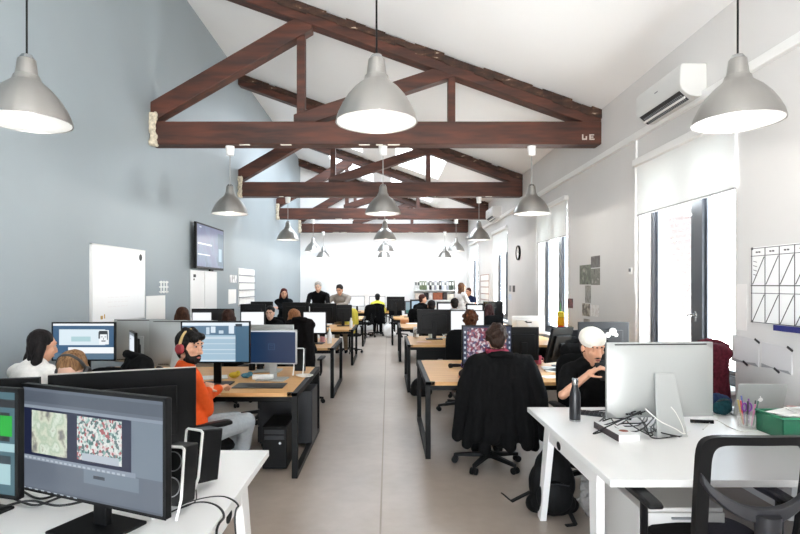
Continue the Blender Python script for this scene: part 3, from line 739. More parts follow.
def mesh_chair(label, loc, rz=0):
    t = thing('office_chair', label, 'chair', loc, rz)
    chair_base(t)
    cushion(.52, .5, .42, .485).build('seat', FABRIC, t)
    armrests(t, .32, .685)
    # open back frame, slightly reclined and bowed, with rounded corners
    def bk(u, v, d=0):     # u across -1..1, v height
        return Vector((u * (.235 + .012 * v), -.27 - .07 * v - .035 * (1 - u * u) * (1 - .3 * v) + d, .53 + .52 * v))
    pts = []
    for k in range(40):
        a = 2 * math.pi * k / 40; e = 8; c, s = math.cos(a), math.sin(a)
        pts.append((abs(c) ** (2 / e) * math.copysign(1, c), .5 + .5 * abs(s) ** (2 / e) * math.copysign(1, s)))
    g = MB(); n = len(pts); vs = []
    for (u, v) in pts:
        iu, iv = u * .80, .5 + (v - .5) * .86
        vs += [bk(u, v, .014), bk(iu, iv, .012), bk(iu, iv, -.018), bk(u, v, -.022)]
    fs = []
    for i in range(n):
        j = (i + 1) % n
        for q in range(4): fs.append((i * 4 + q, i * 4 + (q + 1) % 4, j * 4 + (q + 1) % 4, j * 4 + q))
    g.add(vs, fs); g.build('back_frame', BLACK, t, angle=50)
    g = MB(); N = 12; vs = []
    for i in range(N + 1):
        for j in range(N + 1): vs.append(bk(-.84 + 1.68 * i / N, .04 + .92 * j / N, .004))
    g.add(vs, [(i * (N + 1) + j, (i + 1) * (N + 1) + j, (i + 1) * (N + 1) + j + 1, i * (N + 1) + j + 1) for i in range(N) for j in range(N)])
    g.build('mesh_back', MESH, t, fix=False)
    # Y-shaped support behind the mesh
    arms = MB(); vs = []; S = 20
    for i in range(S + 1):
        u = -1 + 2 * i / S; v = .66 - .27 * (1 - u * u) ** .8
        p = bk(u * .97, v, -.03 - .035 * (1 - u * u)); hh = .022 + .016 * (1 - abs(u)); 
        vs += [p + Vector((0, .012, -hh)), p + Vector((0, .012, hh)), p + Vector((0, -.014, hh * .8)), p + Vector((0, -.014, -hh * .8))]
    fs = [(i * 4 + q, i * 4 + (q + 1) % 4, i * 4 + 4 + (q + 1) % 4, i * 4 + 4 + q) for i in range(S) for q in range(4)] + [(3, 2, 1, 0), tuple(S * 4 + q for q in range(4))]
    arms.add(vs, fs); arms.build('back_yoke', mat('graphite_plastic', (40, 40, 43), .38, spec=.3), t, .004, angle=60)
    p = bk(0, .39, -.075)
    MB().tube([p + Vector((0, 0, .01)), p + Vector((0, .0, -.12)), (0, -.33, .46), (0, -.2, .405), (0, 0, .40)], [.05, .045, .038, .034, .03], 12).build('back_spine', mat('graphite_plastic', (40, 40, 43), .38, spec=.3), t)
    return t

# ================================================================== SCREENS
def rects(mb, w, h, zc, items, y=-.0165):
    for i, (u0, v0, u1, v1, mi) in enumerate(items):
        mb.m = mi; yy = y - .0004 * (i + 1)
        mb.quad((-w / 2 + w * u0, yy, zc - h / 2 + h * v0), (-w / 2 + w * u1, yy, zc - h / 2 + h * v0), (-w / 2 + w * u1, yy, zc - h / 2 + h * v1), (-w / 2 + w * u0, yy, zc - h / 2 + h * v1))
def screen(label, x, y, z0, w, h, yaw=0, ui=None, mats=None, style='black', group=None, tilt=0, bezel=.014, name='monitor', cat='monitor', foot=True, zd=DESK):
    """flat monitor; its picture faces -Y at yaw 0; z0 = lower edge of the panel"""
    t = thing(name, label, cat, (x, y, zd), R(yaw), group)
    zc = z0 + h / 2 - zd
    T = Matrix.Translation((0, 0, zc)) @ Matrix.Rotation(R(tilt), 4, 'X') @ Matrix.Translation((0, 0, -zc))
    cas = {'black': BLACK, 'silver': ALUB, 'white': WHITE, 'grey': DGREY, 'imac': ALUB}[style]
    g = MB(T)
    if style == 'imac':
        vs = []; N = 10                                        # rounded back, thin edge
        for j in range(N + 1):
            for i in range(N + 1):
                u, v = -1 + 2 * i / N, -1 + 2 * j / N
                vs.append((u * w / 2, .004 + .042 * (1 - u ** 4) * (1 - v ** 4) ** .8, zc + v * h / 2))
        q = lambda i, j: j * (N + 1) + i
        g.add(vs, [(q(i, j), q(i, j + 1), q(i + 1, j + 1), q(i + 1, j)) for i in range(N) for j in range(N)])
        g.bb(-w / 2, w / 2, -.015, .004, zc - h / 2, zc + h / 2)
        g.m = 1; g.box(0, .010, zc + h / 2 - .012, w * .86, .012, .006)
        for k in range(6): g.box(.14 + k * .018, .026, zc - h / 2 + .028, .010, .012, .008)
        g.build('casing', [cas, BLACKM], t, .0, angle=45)
    else:
        g.bb(-w / 2, w / 2, -.015, .012, zc - h / 2, zc + h / 2)
        g.box(0, .024, zc - h * .02, w * .72, .03, h * .62)
        g.build('casing', cas, t, .005)
    b = MB(T); y0 = -.016; bz = bezel; bot = bz * (1 if style != 'imac' else 5.0)
    b.bb(-w / 2, w / 2, y0 - .002, y0 + .001, zc + h / 2 - bz, zc + h / 2); b.bb(-w / 2, w / 2, y0 - .002, y0 + .001, zc - h / 2, zc - h / 2 + bot)
    b.bb(-w / 2, -w / 2 + bz, y0 - .002, y0 + .001, zc - h / 2, zc + h / 2); b.bb(w / 2 - bz, w / 2, y0 - .002, y0 + .001, zc - h / 2, zc + h / 2)
    b.build('bezel', BLACK if style in ('imac', 'black', 'grey') else cas, t)
    if mats:
        s = MB(T); iw, ih = w - 2 * bz, h - bz - bot
        rects(s, iw, ih, zc + (bot - bz) / 2, [(0, 0, 1, 1, 0)] + (ui or []))
        s.build('display', mats, t, fix=False)
    else:
        s = MB(T); s.bb(-w / 2 + bz, w / 2 - bz, -.0168, -.016, zc - h / 2 + bot, zc + h / 2 - bz); s.build('display', mat('dark_glass', (18, 18, 22), .12), t)
    if foot and style == 'imac':
        MB().hexa([(-.06, .05, zc + .02), (.06, .05, zc + .02), (.06, .058, zc + .02), (-.06, .058, zc + .02)][::1] + [(-.06, .05, zc + .03), (.06, .05, zc + .03), (.06, .058, zc + .03), (-.06, .058, zc + .03)]).build('hinge', ALUB, t)
        n = MB(); n.hexa([(-.098, .128, 0), (.098, .128, 0), (.098, .14, 0), (-.098, .14, 0), (-.062, .045, zc + .05), (.062, .045, zc + .05), (.062, .057, zc + .05), (-.062, .057, zc + .05)])
        n.build('stand_neck', ALUB, t, .004)
        MB().bb(-.098, .098, -.06, .14, 0, .008).build('stand_foot', ALUB, t, .003)
    elif foot:
        m2 = cas if style != 'grey' else BLACK
        MB().bb(-.035, .035, .03, .06, .0, zc + .02).build('stand_neck', m2, t, .006)
        MB().bb(-.14, .14, -.09, .13, 0, .014).build('stand_foot', m2, t, .006)
    return t

# ================================================================== SPEAKERS
def speaker(label, loc, rz, first=None, rings_on=False):
    if first: return dup(first, label, loc, rz)
    t = thing('speaker', label, 'speaker', loc, rz, 'black speakers in white wire frames')
    T = Matrix.Translation((0, 0, .02)) @ Matrix.Rotation(R(-8), 4, 'X')
    MB(T).bb(-.045, .045, -.06, .06, .015, .25).build('cabinet', BLACK, t, .006)
    MB(T).bb(-.04, .04, -.063, -.058, .02, .245).build('grille', BLACKM, t, .003)
    fr = MB()
    for s in (-1, 1): fr.tube([(s * .05, -.10, .006), (s * .05, -.062, .075), (s * .05, -.038, .268)], .006, 8)
    fr.tube([(-.05, -.038, .268), (-.04, -.037, .276), (.04, -.037, .276), (.05, -.038, .268)], .006, 8)
    fr.build('wire_frame', WHITE, t)
    if not rings_on: return t
    rings = MB(T)
    for z in (.09, .19):
        rings.M = T @ Matrix.Translation((0, -.064, z)) @ Matrix.Rotation(R(90), 4, 'X')
        rings.lathe([(.036, 0), (.04, 0), (.04, .003), (.036, .003)], n=32, closed=True)
    rings.build('driver_ring', GREY, t)
    return t
def cable(pts, r, m, label, group=None, name='cable'):
    """smooth cable through the given points"""
    P = [Vector(p) for p in pts]; out = []
    Q = [P[0]] + P + [P[-1]]
    for i in range(1, len(Q) - 2):
        for k in range(8):
            t = k / 8; a, b2, c, d = Q[i - 1:i + 3]
            out.append(0.5 * ((2 * b2) + (c - a) * t + (2 * a - 5 * b2 + 4 * c - d) * t * t + (3 * b2 - a - 3 * c + d) * t ** 3))
    out.append(P[-1])
    return tag(MB().tube(out, r, 7).build(name, m), label, 'cable', group)
# ================================================================== PEOPLE
def frame(yaw, pitch=0, roll=0):
    """rotation whose local +Y is 'forward', +Z up; yaw 0 faces +Y, positive turns towards -X; pitch > 0 looks down"""
    return Matrix.Rotation(R(yaw), 3, 'Z') @ Matrix.Rotation(R(-pitch), 3, 'X') @ Matrix.Rotation(R(roll), 3, 'Y')
def ik(a, b, l0, l1, pole):
    d = b - a; L = min(d.length, (l0 + l1) * .995); u = d.normalized(); b = a + u * L
    x = (l0 * l0 - l1 * l1 + L * L) / (2 * L); h = math.sqrt(max(0, l0 * l0 - x * x))
    p = pole - u * pole.dot(u); p = p.normalized() if p.length > 1e-5 else u.orthogonal().normalized()
    return a + u * x + p * h, b
SKIN = mat('skin', (214, 160, 130), 0.5, var=.06, scale=20)
SKIN2 = mat('pale_skin', (228, 184, 160), 0.5, var=.05, scale=20)
EYEW = mat('eye_white', (190, 176, 166), .3); IRIS = mat('iris', (40, 28, 22), .2); LIP = mat('lips', (176, 104, 92), .5)
HAIRM = {}
def hair_mat(rgb):
    k = 'hair_%d_%d_%d' % rgb
    return mat(k, tuple(int(v * (.72 if max(rgb) < 130 else .95)) for v in rgb), 0.6, var=.5, scale=30, stretch=(3, 3, .6), bump=.5, spec=.2)
def hand(mb, wrist, fdir, palm_n, curl=.6, s=1.0, side=1):
    """palm, four unequal curled fingers and a thumb. fdir: wrist->knuckles, palm_n: out of the palm"""
    f = fdir.normalized(); n = (palm_n - f * palm_n.dot(f)).normalized(); x = f.cross(n) * side
    mb.cap(wrist, .026 * s, wrist + f * .03 * s, .03 * s, 10)
    for q in (-1, -.33, .33, 1): mb.cap(wrist + f * .02 * s + x * q * .018 * s, .015 * s, wrist + f * .082 * s + x * q * .027 * s, .0125 * s, 8)
    for q, L in ((-1, .064), (-.33, .076), (.33, .082), (1, .072)):
        p = wrist + f * .085 * s + x * q * .027 * s; d = f; ang = 0
        for k, (l, r) in enumerate(((.45, .0100), (.32, .0092), (.23, .0082))):
            ang += curl * (.9 if k else .6); d = (f * math.cos(ang) + n * math.sin(ang)); p2 = p + d * L * l * s
            mb.cap(p, r * s, p2, r * .92 * s, 8); p = p2
    p = wrist + f * .025 * s + x * .026 * s + n * .008 * s
    for d, l, r in ((f * .55 + x * .75 + n * .35, .036, .0125), (f * .75 + x * .35 + n * .55, .03, .011), (f * .8 + n * .6, .024, .0095)):
        p2 = p + d.normalized() * l * s; mb.cap(p, r * s, p2, r * .9 * s, 8); p = p2

def person(label, head, hip, body_yaw, head_yaw=None, pitch=8, roll=0, hands=None, feet=None, knee_pole=None, shirt=((20, 20, 22), 'long'), trousers=(34, 36, 42), hair=(40, 28, 22), style='short',
           skin=SKIN, vox=.013, sh=.175, beard=None, cap=None, phones=None, scarf=None, shoe=(20, 20, 22), face=True, belly=0.0, elbow=None, collar=None, group=None, closed_eyes=False, hscale=1.0, legs=True, moustache=None):
    head, hip = Vector(head), Vector(hip)
    t = thing('person', label, 'person', (hip.x, hip.y, 0), 0, group)
    O = Vector(t.location); head = head - O; hip = hip - O
    B = frame(body_yaw); H = frame(body_yaw if head_yaw is None else head_yaw, pitch, roll)
    fw, lf, up = B @ Vector((0, 1, 0)), B @ Vector((-1, 0, 0)), Vector((0, 0, 1))
    hf, hl, hu = H @ Vector((0, 1, 0)), H @ Vector((-1, 0, 0)), H @ Vector((0, 0, 1))
    s = hscale; h = lambda f, l, u: head + (hf * f + hl * l + hu * u) * s
    neck = head - hu * .13 * s - hf * .03 * s - up * .02
    sp = (neck - hip); spd = sp.normalized()
    sh_c = neck - spd * .055
    def tor(k): return hip + sp * k - fw * .02 * math.sin(k * math.pi)
    TR = Matrix((lf * -1, (spd.cross(lf * -1)), spd)).transposed()     # columns: right, forward-ish, spine
    hands = hands or (hip + fw * .32 + lf * .14 + up * .26 + O, hip + fw * .32 - lf * .14 + up * .26 + O)
    seated = hip.z < .75
    if feet is None:
        feet = [Vector((0, 0, .08)) + Vector((hip.x, hip.y, 0)) + fw * (.38 if seated else 0) + lf * q + O for q in (.11, -.11)]
    arms, lg = [], []
    for q, hd in zip((1, -1), hands):
        S = sh_c + lf * q * sh - up * .015; hd = Vector(hd) - O
        pole = (elbow[0 if q == 1 else 1] if elbow else (-up * 1.0 + lf * q * .55 - fw * .35))
        E, Wr = ik(S, hd, .285, .25, Vector(pole)); arms.append((S, E, Wr, q))
    for q, ft in zip((1, -1), feet):
        P = hip + lf * q * .09; ft = Vector(ft) - O
        K, A = ik(P, ft, .43, .42, Vector(knee_pole) if knee_pole else fw + up * .9 if seated else fw); lg.append((P, K, A, q))
    def head_mb(m, g=0.0):
        m.ell(h(-.012, 0, .025), .076 * s + g, .094 * s + g, .088 * s + g, H)
        m.ell(h(.022, 0, -.04), .060 * s + g, .068 * s + g, .078 * s + g, H)
        m.cap(h(.048, -.012, -.098), .024 * s + g, h(.048, .012, -.098), .024 * s + g)
        m.cap(h(-.012, .045, -.06), .024 * s + g, h(.04, .018, -.095), .02 * s + g); m.cap(h(-.012, -.045, -.06), .024 * s + g, h(.04, -.018, -.095), .02 * s + g)
    def trunk(m, g, waist=1.0):
        m.cap(hip + lf * .075, .108 + g, hip - lf * .075, .108 + g)
        m.ell(tor(.25) + fw * belly, .145 * waist + g, .105 + g + belly, .16, TR); m.ell(tor(.52), .150 + g, .105 + g, .19, TR); m.ell(tor(.74), .158 + g, .108 + g, .15, TR)
        m.cap(sh_c + lf * (sh - .03), .054 + g, sh_c - lf * (sh - .03), .054 + g); m.cap(sh_c + lf * (sh - .05), .05 + g, neck + lf * .02, .05 + g); m.cap(sh_c - lf * (sh - .05), .05 + g, neck - lf * .02, .05 + g)
    # one continuous body
    b = MB(); head_mb(b); fine = vox < .01
    b.cap(neck - spd * .05, .056, h(-.02, 0, -.06), .05 * s)
    if face:
        b.cap(h(.085, 0, .012), .011 * s, h(.108, 0, -.032), .0145 * s); b.cap(h(.098, .012, -.036), .008 * s, h(.098, -.012, -.036), .008 * s)
        b.cap(h(.076, .036, .034), .014 * s, h(.076, -.036, .034), .014 * s); b.cap(h(.06, .04, -.02), .02 * s, h(.06, -.04, -.02), .02 * s)
        b.cap(h(.082, .016, -.064), .0105 * s, h(.082, -.016, -.064), .0105 * s); b.cap(h(.08, .014, -.075), .010 * s, h(.08, -.014, -.075), .010 * s)
        for q in (1, -1):
            b.ell(h(-.012, q * .079, -.01), .010 * s, .02 * s, .03 * s, H)
            if closed_eyes: b.ell(h(.072, q * .032, .010), .017 * s, .014 * s, .011 * s, H)
    trunk(b, -.006)
    for S, E, Wr, q in arms:
        b.cap(S, .05, E, .037); b.cap(E, .038, Wr, .026)
        d = (Wr - E).normalized(); hand(b, Wr, (d + fw * .15), (-up * .8 - lf * q * .6), .55, 1.0, q)
    if legs:
        for P, K, A, q in lg:
            b.cap(P, .082, K, .054); b.cap(K, .054, A, .036); b.cap(A + up * -.02, .035, A + fw * .14 - up * .045, .026)
    solid('body', b, skin, t, vox * (.72 if fine else 1), 2)
    # clothes follow the body
    col, sleeve = shirt
    sm = cloth('cloth_%d_%d_%d' % col, col)
    m = MB(); trunk(m, .016)
    for S, E, Wr, q in arms:
        if sleeve == 'long': m.cap(S, .068, E, .052); m.cap(E, .052, E.lerp(Wr, .93), .040)
        else: m.cap(S, .072, S.lerp(E, .82), .062)
    solid('shirt', m, sm, t, vox, 3, wrinkle=.006 if vox < .012 else .004)
    if legs:
        tm = cloth('cloth_%d_%d_%d' % trousers, trousers)
        m = MB(); m.cap(hip + lf * .075 - up * .005, .122, hip - lf * .075 - up * .005, .122)
        for P, K, A, q in lg: m.cap(P, .102, K, .07); m.cap(K, .07, A + up * .03, .052)
        solid('trousers', m, tm, t, vox, 3, wrinkle=.006 if vox < .012 else .004)
        shm = cloth('cloth_%d_%d_%d' % shoe, shoe)
        for P, K, A, q in lg:
            m = MB(); m.cap(A - up * .035 - fw * .02, .045, A + fw * .13 - up * .042, .036); m.cap(A - up * .01, .046, A - up * .03, .05)
            solid('shoe', m, shm, t, max(vox, .010), 2)
    # face pieces
    if face:
        e = MB(); ir = MB()
        for q in (1, -1):
            if not closed_eyes:
                e.ell(h(.077, q * .032, .010), .0125 * s, .010 * s, .0055 * s, H); ir.ell(h(.0848, q * .032, .010), .0065 * s, .0038 * s, .0062 * s, H)
        if not closed_eyes: e.build('eyes', EYEW, t); ir.build('irises', IRIS, t)
        l = MB(); l.ell(h(.090, 0, -.0695), .021 * s, .007 * s, .008 * s, H); l.build('lips', LIP, t)
        br = MB()
        for q in (1, -1): br.cap(h(.087, q * .016, .034), .006 * s, h(.078, q * .05, .036), .005 * s, 6)
        br.build('eyebrows', hair_mat(beard or hair), t)
    hm = hair_mat(hair)
    if style:
        m = MB(); g = .014
        m.ell(h(-.030, 0, .045), .089 * s, .099 * s, .089 * s, H)
        if style in ('short', 'curly', 'long', 'bob'): m.ell(h(-.05, 0, -.02), .078 * s, .065 * s, .085 * s, H)
        if style in ('curly',):
            rr = random.Random(int(abs(head.x * 100) + abs(O.y * 10)))
            for k in range(34):
                a, c = rr.uniform(0, 6.28), rr.uniform(-.35, 1.0); q = math.sqrt(max(0, 1 - c * c))
                p = (math.sin(a) * q * .105 - .022, math.cos(a) * q * .088, c * .1 + .025)
                if p[0] > .055 and p[2] < .05: continue
                m.ell(h(*p), .024, .024, .024)
        if style in ('long',):
            for q in (-.06, -.03, 0, .03, .06): m.cap(h(-.045 + abs(q) * .4, q, 0), .04 * s, h(-.075 + abs(q) * .5, q * 1.35, -.25), .036 * s)
            for q in (-1, 1): m.cap(h(.0, q * .078, .0), .024 * s, h(.015, q * .098, -.22), .026 * s)
        if style in ('bob',):
            for q in (-.06, 0, .06): m.cap(h(-.04, q, 0), .045 * s, h(-.05, q * 1.3, -.12), .042 * s)
        if style == 'tousled':
            m.ell(h(-.04, 0, -.015), .08 * s, .07 * s, .085 * s, H)
            for k, (f, l, u) in enumerate(((.07, .03, .085), (.075, 0, .09), (.07, -.03, .085), (.08, -.05, .065), (.05, .055, .075), (.03, 0, .118), (-.02, .03, .125), (-.03, -.03, .122), (.04, -.04, .1))): m.ell(h(f, l, u), .03, .03, .026)
            for q in (1, -1): m.cap(h(.02, q * .077, .03), .014, h(.012, q * .078, -.02), .011)
        # cut the hair off the face: a hairline plane
        solid('hair', m, hm, t, min(max(vox, .008), .012), 2, wrinkle=.005, wscale=22, wst=(1, 1, .5))
    if beard:
        m = MB(); m.ell(h(.026, 0, -.082), .063 * s, .068 * s, .050 * s, H)
        for q in (1, -1): m.cap(h(.012, q * .064, -.012), .011 * s, h(.04, q * .048, -.075), .02 * s); m.cap(h(.092, q * .004, -.053), .007 * s, h(.078, q * .03, -.066), .008 * s)
        solid('beard', m, hair_mat(beard), t, .007, 1, wrinkle=.003, wscale=30)
    if cap:
        m = MB(); cm = cloth('cloth_%d_%d_%d' % cap, cap, .04)
        m.ell(h(-.022, 0, .066), .100 * s, .114 * s, .086 * s, H); m.ell(h(-.022, 0, .056), .102 * s, .117 * s, .026 * s, H)
        c = solid('cap', m, cm, t, .008, 2, wrinkle=.002)
        v = MB(); v.ell(h(-.018, 0, .147), .010, .010, .006, H); v.build('cap_button', cm, c)
    if moustache:
        m = MB()
        for q in (1, -1): m.cap(h(.094, q * .003, -.052), .006 * s, h(.08, q * .026, -.060), .005 * s)
        solid('moustache', m, hair_mat(moustache), t, .006, 1)
    if phones:
        m = MB(); pts = [h(-.01, .098 * math.cos(a), .0 + .128 * math.sin(a)) for a in [math.pi * k / 14 for k in range(15)]]
        m.tube(pts, .011, 8); 
        hp = m.build('headphones', mat('headband_%d_%d_%d' % phones[0], phones[0], .5), t)
        for q in (1, -1):
            c = MB(); p = h(-.01, q * .086, -.012); p2 = h(-.01, q * .112, -.012); c.tube([p, p.lerp(p2, .4), p2], [.036, .042, .03], 18); c.build('ear_cup', mat('ear_cup_%d_%d_%d' % phones[1], phones[1], .45), hp, .004)
    if scarf:
        m = MB()
        for k in range(14):
            a = 2 * math.pi * k / 14; a2 = 2 * math.pi * (k + 1) / 14
            f = lambda a: neck + spd * .018 + fw * .07 * math.cos(a) + lf * .078 * math.sin(a)
            m.cap(f(a), .035, f(a2), .035)
        solid('scarf', m, cloth('cloth_%d_%d_%d' % scarf, scarf), t, .010, 2, wrinkle=.006, wscale=18)
    return t
# ================================================================== SCREENS ON THE DESKS
# --- white desk, aisle of the left-hand wall
UI1 = [picture_mat('game_footage_left', [(120, 150, 110), (206, 222, 206), (150, 178, 150), (190, 120, 110), (228, 234, 224)], 28, .95, 'noise'), ]
def editor():
    g = (112, 122, 136)
    mats = [glow(g, .75), glow((98, 108, 122), .7), glow((150, 162, 176), .8), glow((36, 42, 70), .8),
            picture_mat('meadow_footage', [(132, 130, 100), (220, 230, 216), (178, 196, 174), (214, 220, 200), (150, 150, 140), (90, 100, 110)], 14, .95, 'noise'),
            picture_mat('crowd_footage', [(74, 116, 114), (222, 230, 226), (140, 180, 172), (232, 234, 230), (176, 96, 100), (196, 214, 208), (96, 118, 120), (226, 206, 206)], 100, .92),
            glow((190, 200, 210), .85), glow((128, 142, 156), .8), glow((170, 92, 84), .9), glow((64, 72, 84), .7)]
    r = [(0, .86, 1, .97, 1), (0, .80, 1, .83, 2), (.0, .33, .80, .80, 3), (.07, .36, .345, .78, 4), (.42, .37, .735, .78, 5), (.80, .30, 1, .80, 7), 
         (.47, .16, .85, .29, 7), (.54, .215, .62, .245, 9), (0, .0, 1, .02, 1), (.0, .29, .83, .335, 2), (.46, .37, .72, .44, 6)]
    for k in range(22): r.append((.02 + k * .035, .302, .04 + k * .035, .32, 6))
    for k in range(9): r.append((.02 + k * .05, .012, .045 + k * .05, .022, 6))
    return r, mats
r, m = editor()
screen('large black monitor showing two video pictures in a grey editing window', -1.115, 2.075, .851, .76, .425, -23, r, m, bezel=.013)
m = [glow((70, 110, 122), .8), glow((20, 24, 30), .6), glow((0, 170, 40), 1.0), glow((170, 205, 210), .9), glow((40, 60, 70), .7)]
screen('black monitor with a green patch on screen, cut by the picture edge', -1.72, 2.2, .85, .66, .425, -16, [(0, .85, 1, .93, 1), (.5, .52, .96, .8, 1), (.78, .57, .98, .77, 2), (0, .42, 1, .5, 3), (.3, .12, .97, .38, 4), (.8, .1, .97, .3, 3)], m, bezel=.016)
pm = screen('large black monitor seen from behind with painted light along its top edge', -1.375, 2.88, .80, .70, .42, 202, style='black')
MB().box(0, -.003, .4815, .70, .022, .004).build('top_edge_highlight', mat('painted_edge_light', (200, 194, 186), .4), pm, .001)  # pale bar paints the light that falls on the casing's top edge
screen('black monitor seen from behind near pale blue wall beyond the green patch screen', -2.12, 2.74, .80, .68, .395, 196, style='black')
# --- oak desk of the person in orange
m = [glow((168, 196, 214), .9), glow((222, 232, 240), 1.0), glow((92, 124, 150), .85), glow((200, 216, 228), .95), glow((74, 112, 138), .8), glow((20, 40, 56), .7), glow((214, 226, 236), 1)]
r = [(0, .92, 1, 1, 1), (0, .68, 1, .92, 2), (.0, .0, .80, .66, 0), (.80, 0, 1, .9, 4), (.80, .9, .9, .97, 5), (.36, .70, .41, .88, 3), (.43, .74, .5, .9, 6), (.55, .72, .62, .8, 3), (.7, .72, .78, .92, 6), (0, .58, .8, .64, 3), (0, .45, .8, .47, 3), (0, .3, .8, .315, 6), (0, .2, .8, .21, 6), (.0, .02, .8, .05, 6)]
screen('black monitor with pale blue timeline screen behind the person in orange', -1.60, 5.12, .945, .645, .39, 0, r, m)
m = [glow((26, 52, 84), .85), glow((60, 88, 120), .8), glow((206, 212, 220), .9)]
q = [(.43, .40, .57, .42, 1), (.43, .58, .57, .60, 1), (.43, .40, .445, .60, 1), (.555, .40, .57, .60, 1), (.47, .46, .53, .475, 1), (.47, .53, .53, .545, 1), (0, .965, 1, 1, 2)]
screen('silver monitor with plain dark blue screen at the aisle end of the oak desk', -1.135, 5.38, .90, .50, .335, -5, q, m, style='silver', bezel=.012)
screen('silver monitor seen from behind over the dark blue screen', -1.29, 5.95, .82, .54, .42, 180, style='silver')
screen('silver all-in-one computer seen from behind, between portrait screen and person in orange', -2.03, 5.45, .86, .68, .46, 178, style='imac', group='silver all-in-one computers')
screen('silver all-in-one computer seen from behind below the large whiteboard', -2.68, 5.95, .84, .56, .46, 180, style='imac', group='silver all-in-one computers')
m = [glow((60, 96, 130), .9), glow((214, 228, 236), 1), glow((236, 240, 244), 1.0), glow((176, 208, 214), .95), glow((50, 56, 62), .8), glow((92, 118, 140), .9)]
r = [(0, .94, 1, 1, 2), (0, .84, 1, .94, 0), (.10, .40, .86, .84, 1), (.3, .5, .62, .64, 3), (.0, 0, 1, .17, 5), (.25, .17, 1, .34, 2), (.76, .42, .92, .82, 2), (.76, .70, .9, .80, 4), (.75, .58, .775, .76, 4), (.89, .55, .905, .76, 4), (.79, .62, .82, .64, 4), (.85, .62, .88, .64, 4), (.80, .50, .87, .53, 4), (.83, .55, .84, .61, 4)]
screen('black monitor showing a drawn portrait on pale page under the large whiteboard', -2.87, 5.2, .955, .60, .365, 0, r, m)
screen('small white lit screen turned sideways between portrait screen and silver computer', -2.46, 5.32, .93, .36, .29, -58, [(0, .9, 1, 1, 1), (.1, .75, .4, .78, 1)], [glow((222, 228, 236), 1), glow((120, 130, 140), .8)], bezel=.012)
# --- next oak desk on that side
WS = [glow((238, 240, 243), 1.05)]
screen('black monitor with white screen before the tall planning board', -2.74, 8.62, .90, .66, .40, 0, [(.0, 0, .46, .87, 1)], [glow((20, 20, 22), .4), WS[0]])
screen('white lit laptop sized screen below the black monitor back', -2.09, 8.5, .80, .36, .46, 3, None, WS, bezel=.008)
screen('black monitor seen from behind above the white lit laptop sized screen', -2.27, 9.25, .95, .42, .40, 182)
screen('black framed monitor with white screen beside the person with long brown hair', -1.16, 8.72, .90, .38, .35, -6, None, WS)
# --- third and fourth desks on that side
screen('black monitor seen from behind in front of the person with red hair', -2.08, 12.4, .86, .60, .42, 180)
screen('black monitor seen from behind in front of the standing man in black jacket', -1.45, 12.3, .84, .60, .42, 176)
screen('black monitor seen from behind below the standing man in grey shirt', -1.02, 12.5, .84, .4, .38, 183)
screen('black monitor seen from behind near the card rack', -2.82, 12.3, .90, .5, .40, 180)
screen('black framed monitor with white screen on the end wall desk beside the aisle', -1.07, 19.0, .93, .52, .36, 0, None, WS)
screen('black framed monitor with white screen in front of the person in yellow', -.37, 19.05, .90, .56, .38, 0, None, WS)
screen('black framed monitor with white screen behind the two standing men', -1.75, 19.1, .93, .52, .36, 0, None, WS)
# --- window side
screen('large silver all-in-one computer seen from behind on the white desk', 1.73, 3.5, .83, .70, .475, 184, style='imac', group='silver all-in-one computers')
r = [(0, 0, 1, 1, 1)]
for k in range(6): r.append((.02, .12 + k * .14, .055, .18 + k * .14, 2)); r.append((.95, .12 + k * .14, .98, .18 + k * .14, 2))
r += [(.08, .04, .9, .96, 3)]
screen('black monitor with a colourful crowded picture in front of person in dark jacket', 1.06, 5.9, .815, .54, .425, 0, r, [glow((50, 60, 84), .7), glow((58, 66, 92), .7), glow((206, 214, 224), .9), picture_mat('busy_wallpaper', [(120, 50, 70), (206, 190, 200), (90, 84, 120), (170, 120, 130), (226, 220, 224), (76, 56, 80), (150, 80, 96)], 46, .8)])
screen('black monitor seen from behind beside the colourful picture screen', 1.56, 6.35, .80, .36, .385, 180)
screen('black drawing display tilted on its stand seen from behind', 1.86, 5.98, .82, .34, .40, 214, tilt=-16)
screen('blue grey monitor seen from behind beside the tilted drawing display', 2.02, 6.25, .80, .30, .36, 180, style='grey')
t = screen('grey monitor with white round sticker on its back, behind the person in white cap', 2.39, 6.1, .84, .56, .42, 180, style='grey')
k = MB()
for (x, z, rr) in ((-.09, .335, .04), (-.035, .30, .03), (-.125, .30, .022)): k.cyl((x, .0125, z + .08), (x, .0405, z + .08), rr, n=20)
k.build('sticker', PAPER, t)
screen('dark monitor seen from behind on the aisle end of the oak desk with white lamp', .79, 9.45, .83, .58, .42, 180)
screen('black monitor with white screen in front of the person with auburn hair', 1.29, 8.95, .86, .56, .40, 0, None, WS)
t = screen('white all-in-one computer seen from behind with small black logo by the second window', 2.41, 9.45, .83, .56, .31, 180, style='white')
k = MB(); k.box(0, .0395, .29, .10, .003, .022); k.box(.05, .0395, .305, .04, .003, .02); k.build('back_logo', INK, t)
screen('black monitor with dark screen in front of person with dark red hair', 2.43, 12.7, .87, .46, .42, 0)
screen('black monitor with white screen lower half dark near binder shelf', 1.35, 12.9, .95, .42, .32, 0, [(.06, .42, .94, .92, 1)], [glow((22, 22, 26), .4), WS[0]])
screen('black laptop sized monitor with white screen below long haired woman', 2.02, 12.8, .95, .42, .29, 0, [(.06, .2, .94, .9, 1)], [glow((22, 22, 26), .4), WS[0]])
screen('black monitor seen from behind beside the person in yellow', .23, 16.5, .90, .54, .42, 178)
screen('small upright screen showing teal picture beside the orange brown box', .60, 15.9, .83, .24, .38, 0, [(.1, .3, .9, .95, 1), (.1, .05, .9, .3, 2)], [glow((90, 70, 80), .5), glow((140, 165, 175), .8), glow((50, 120, 110), .8)])
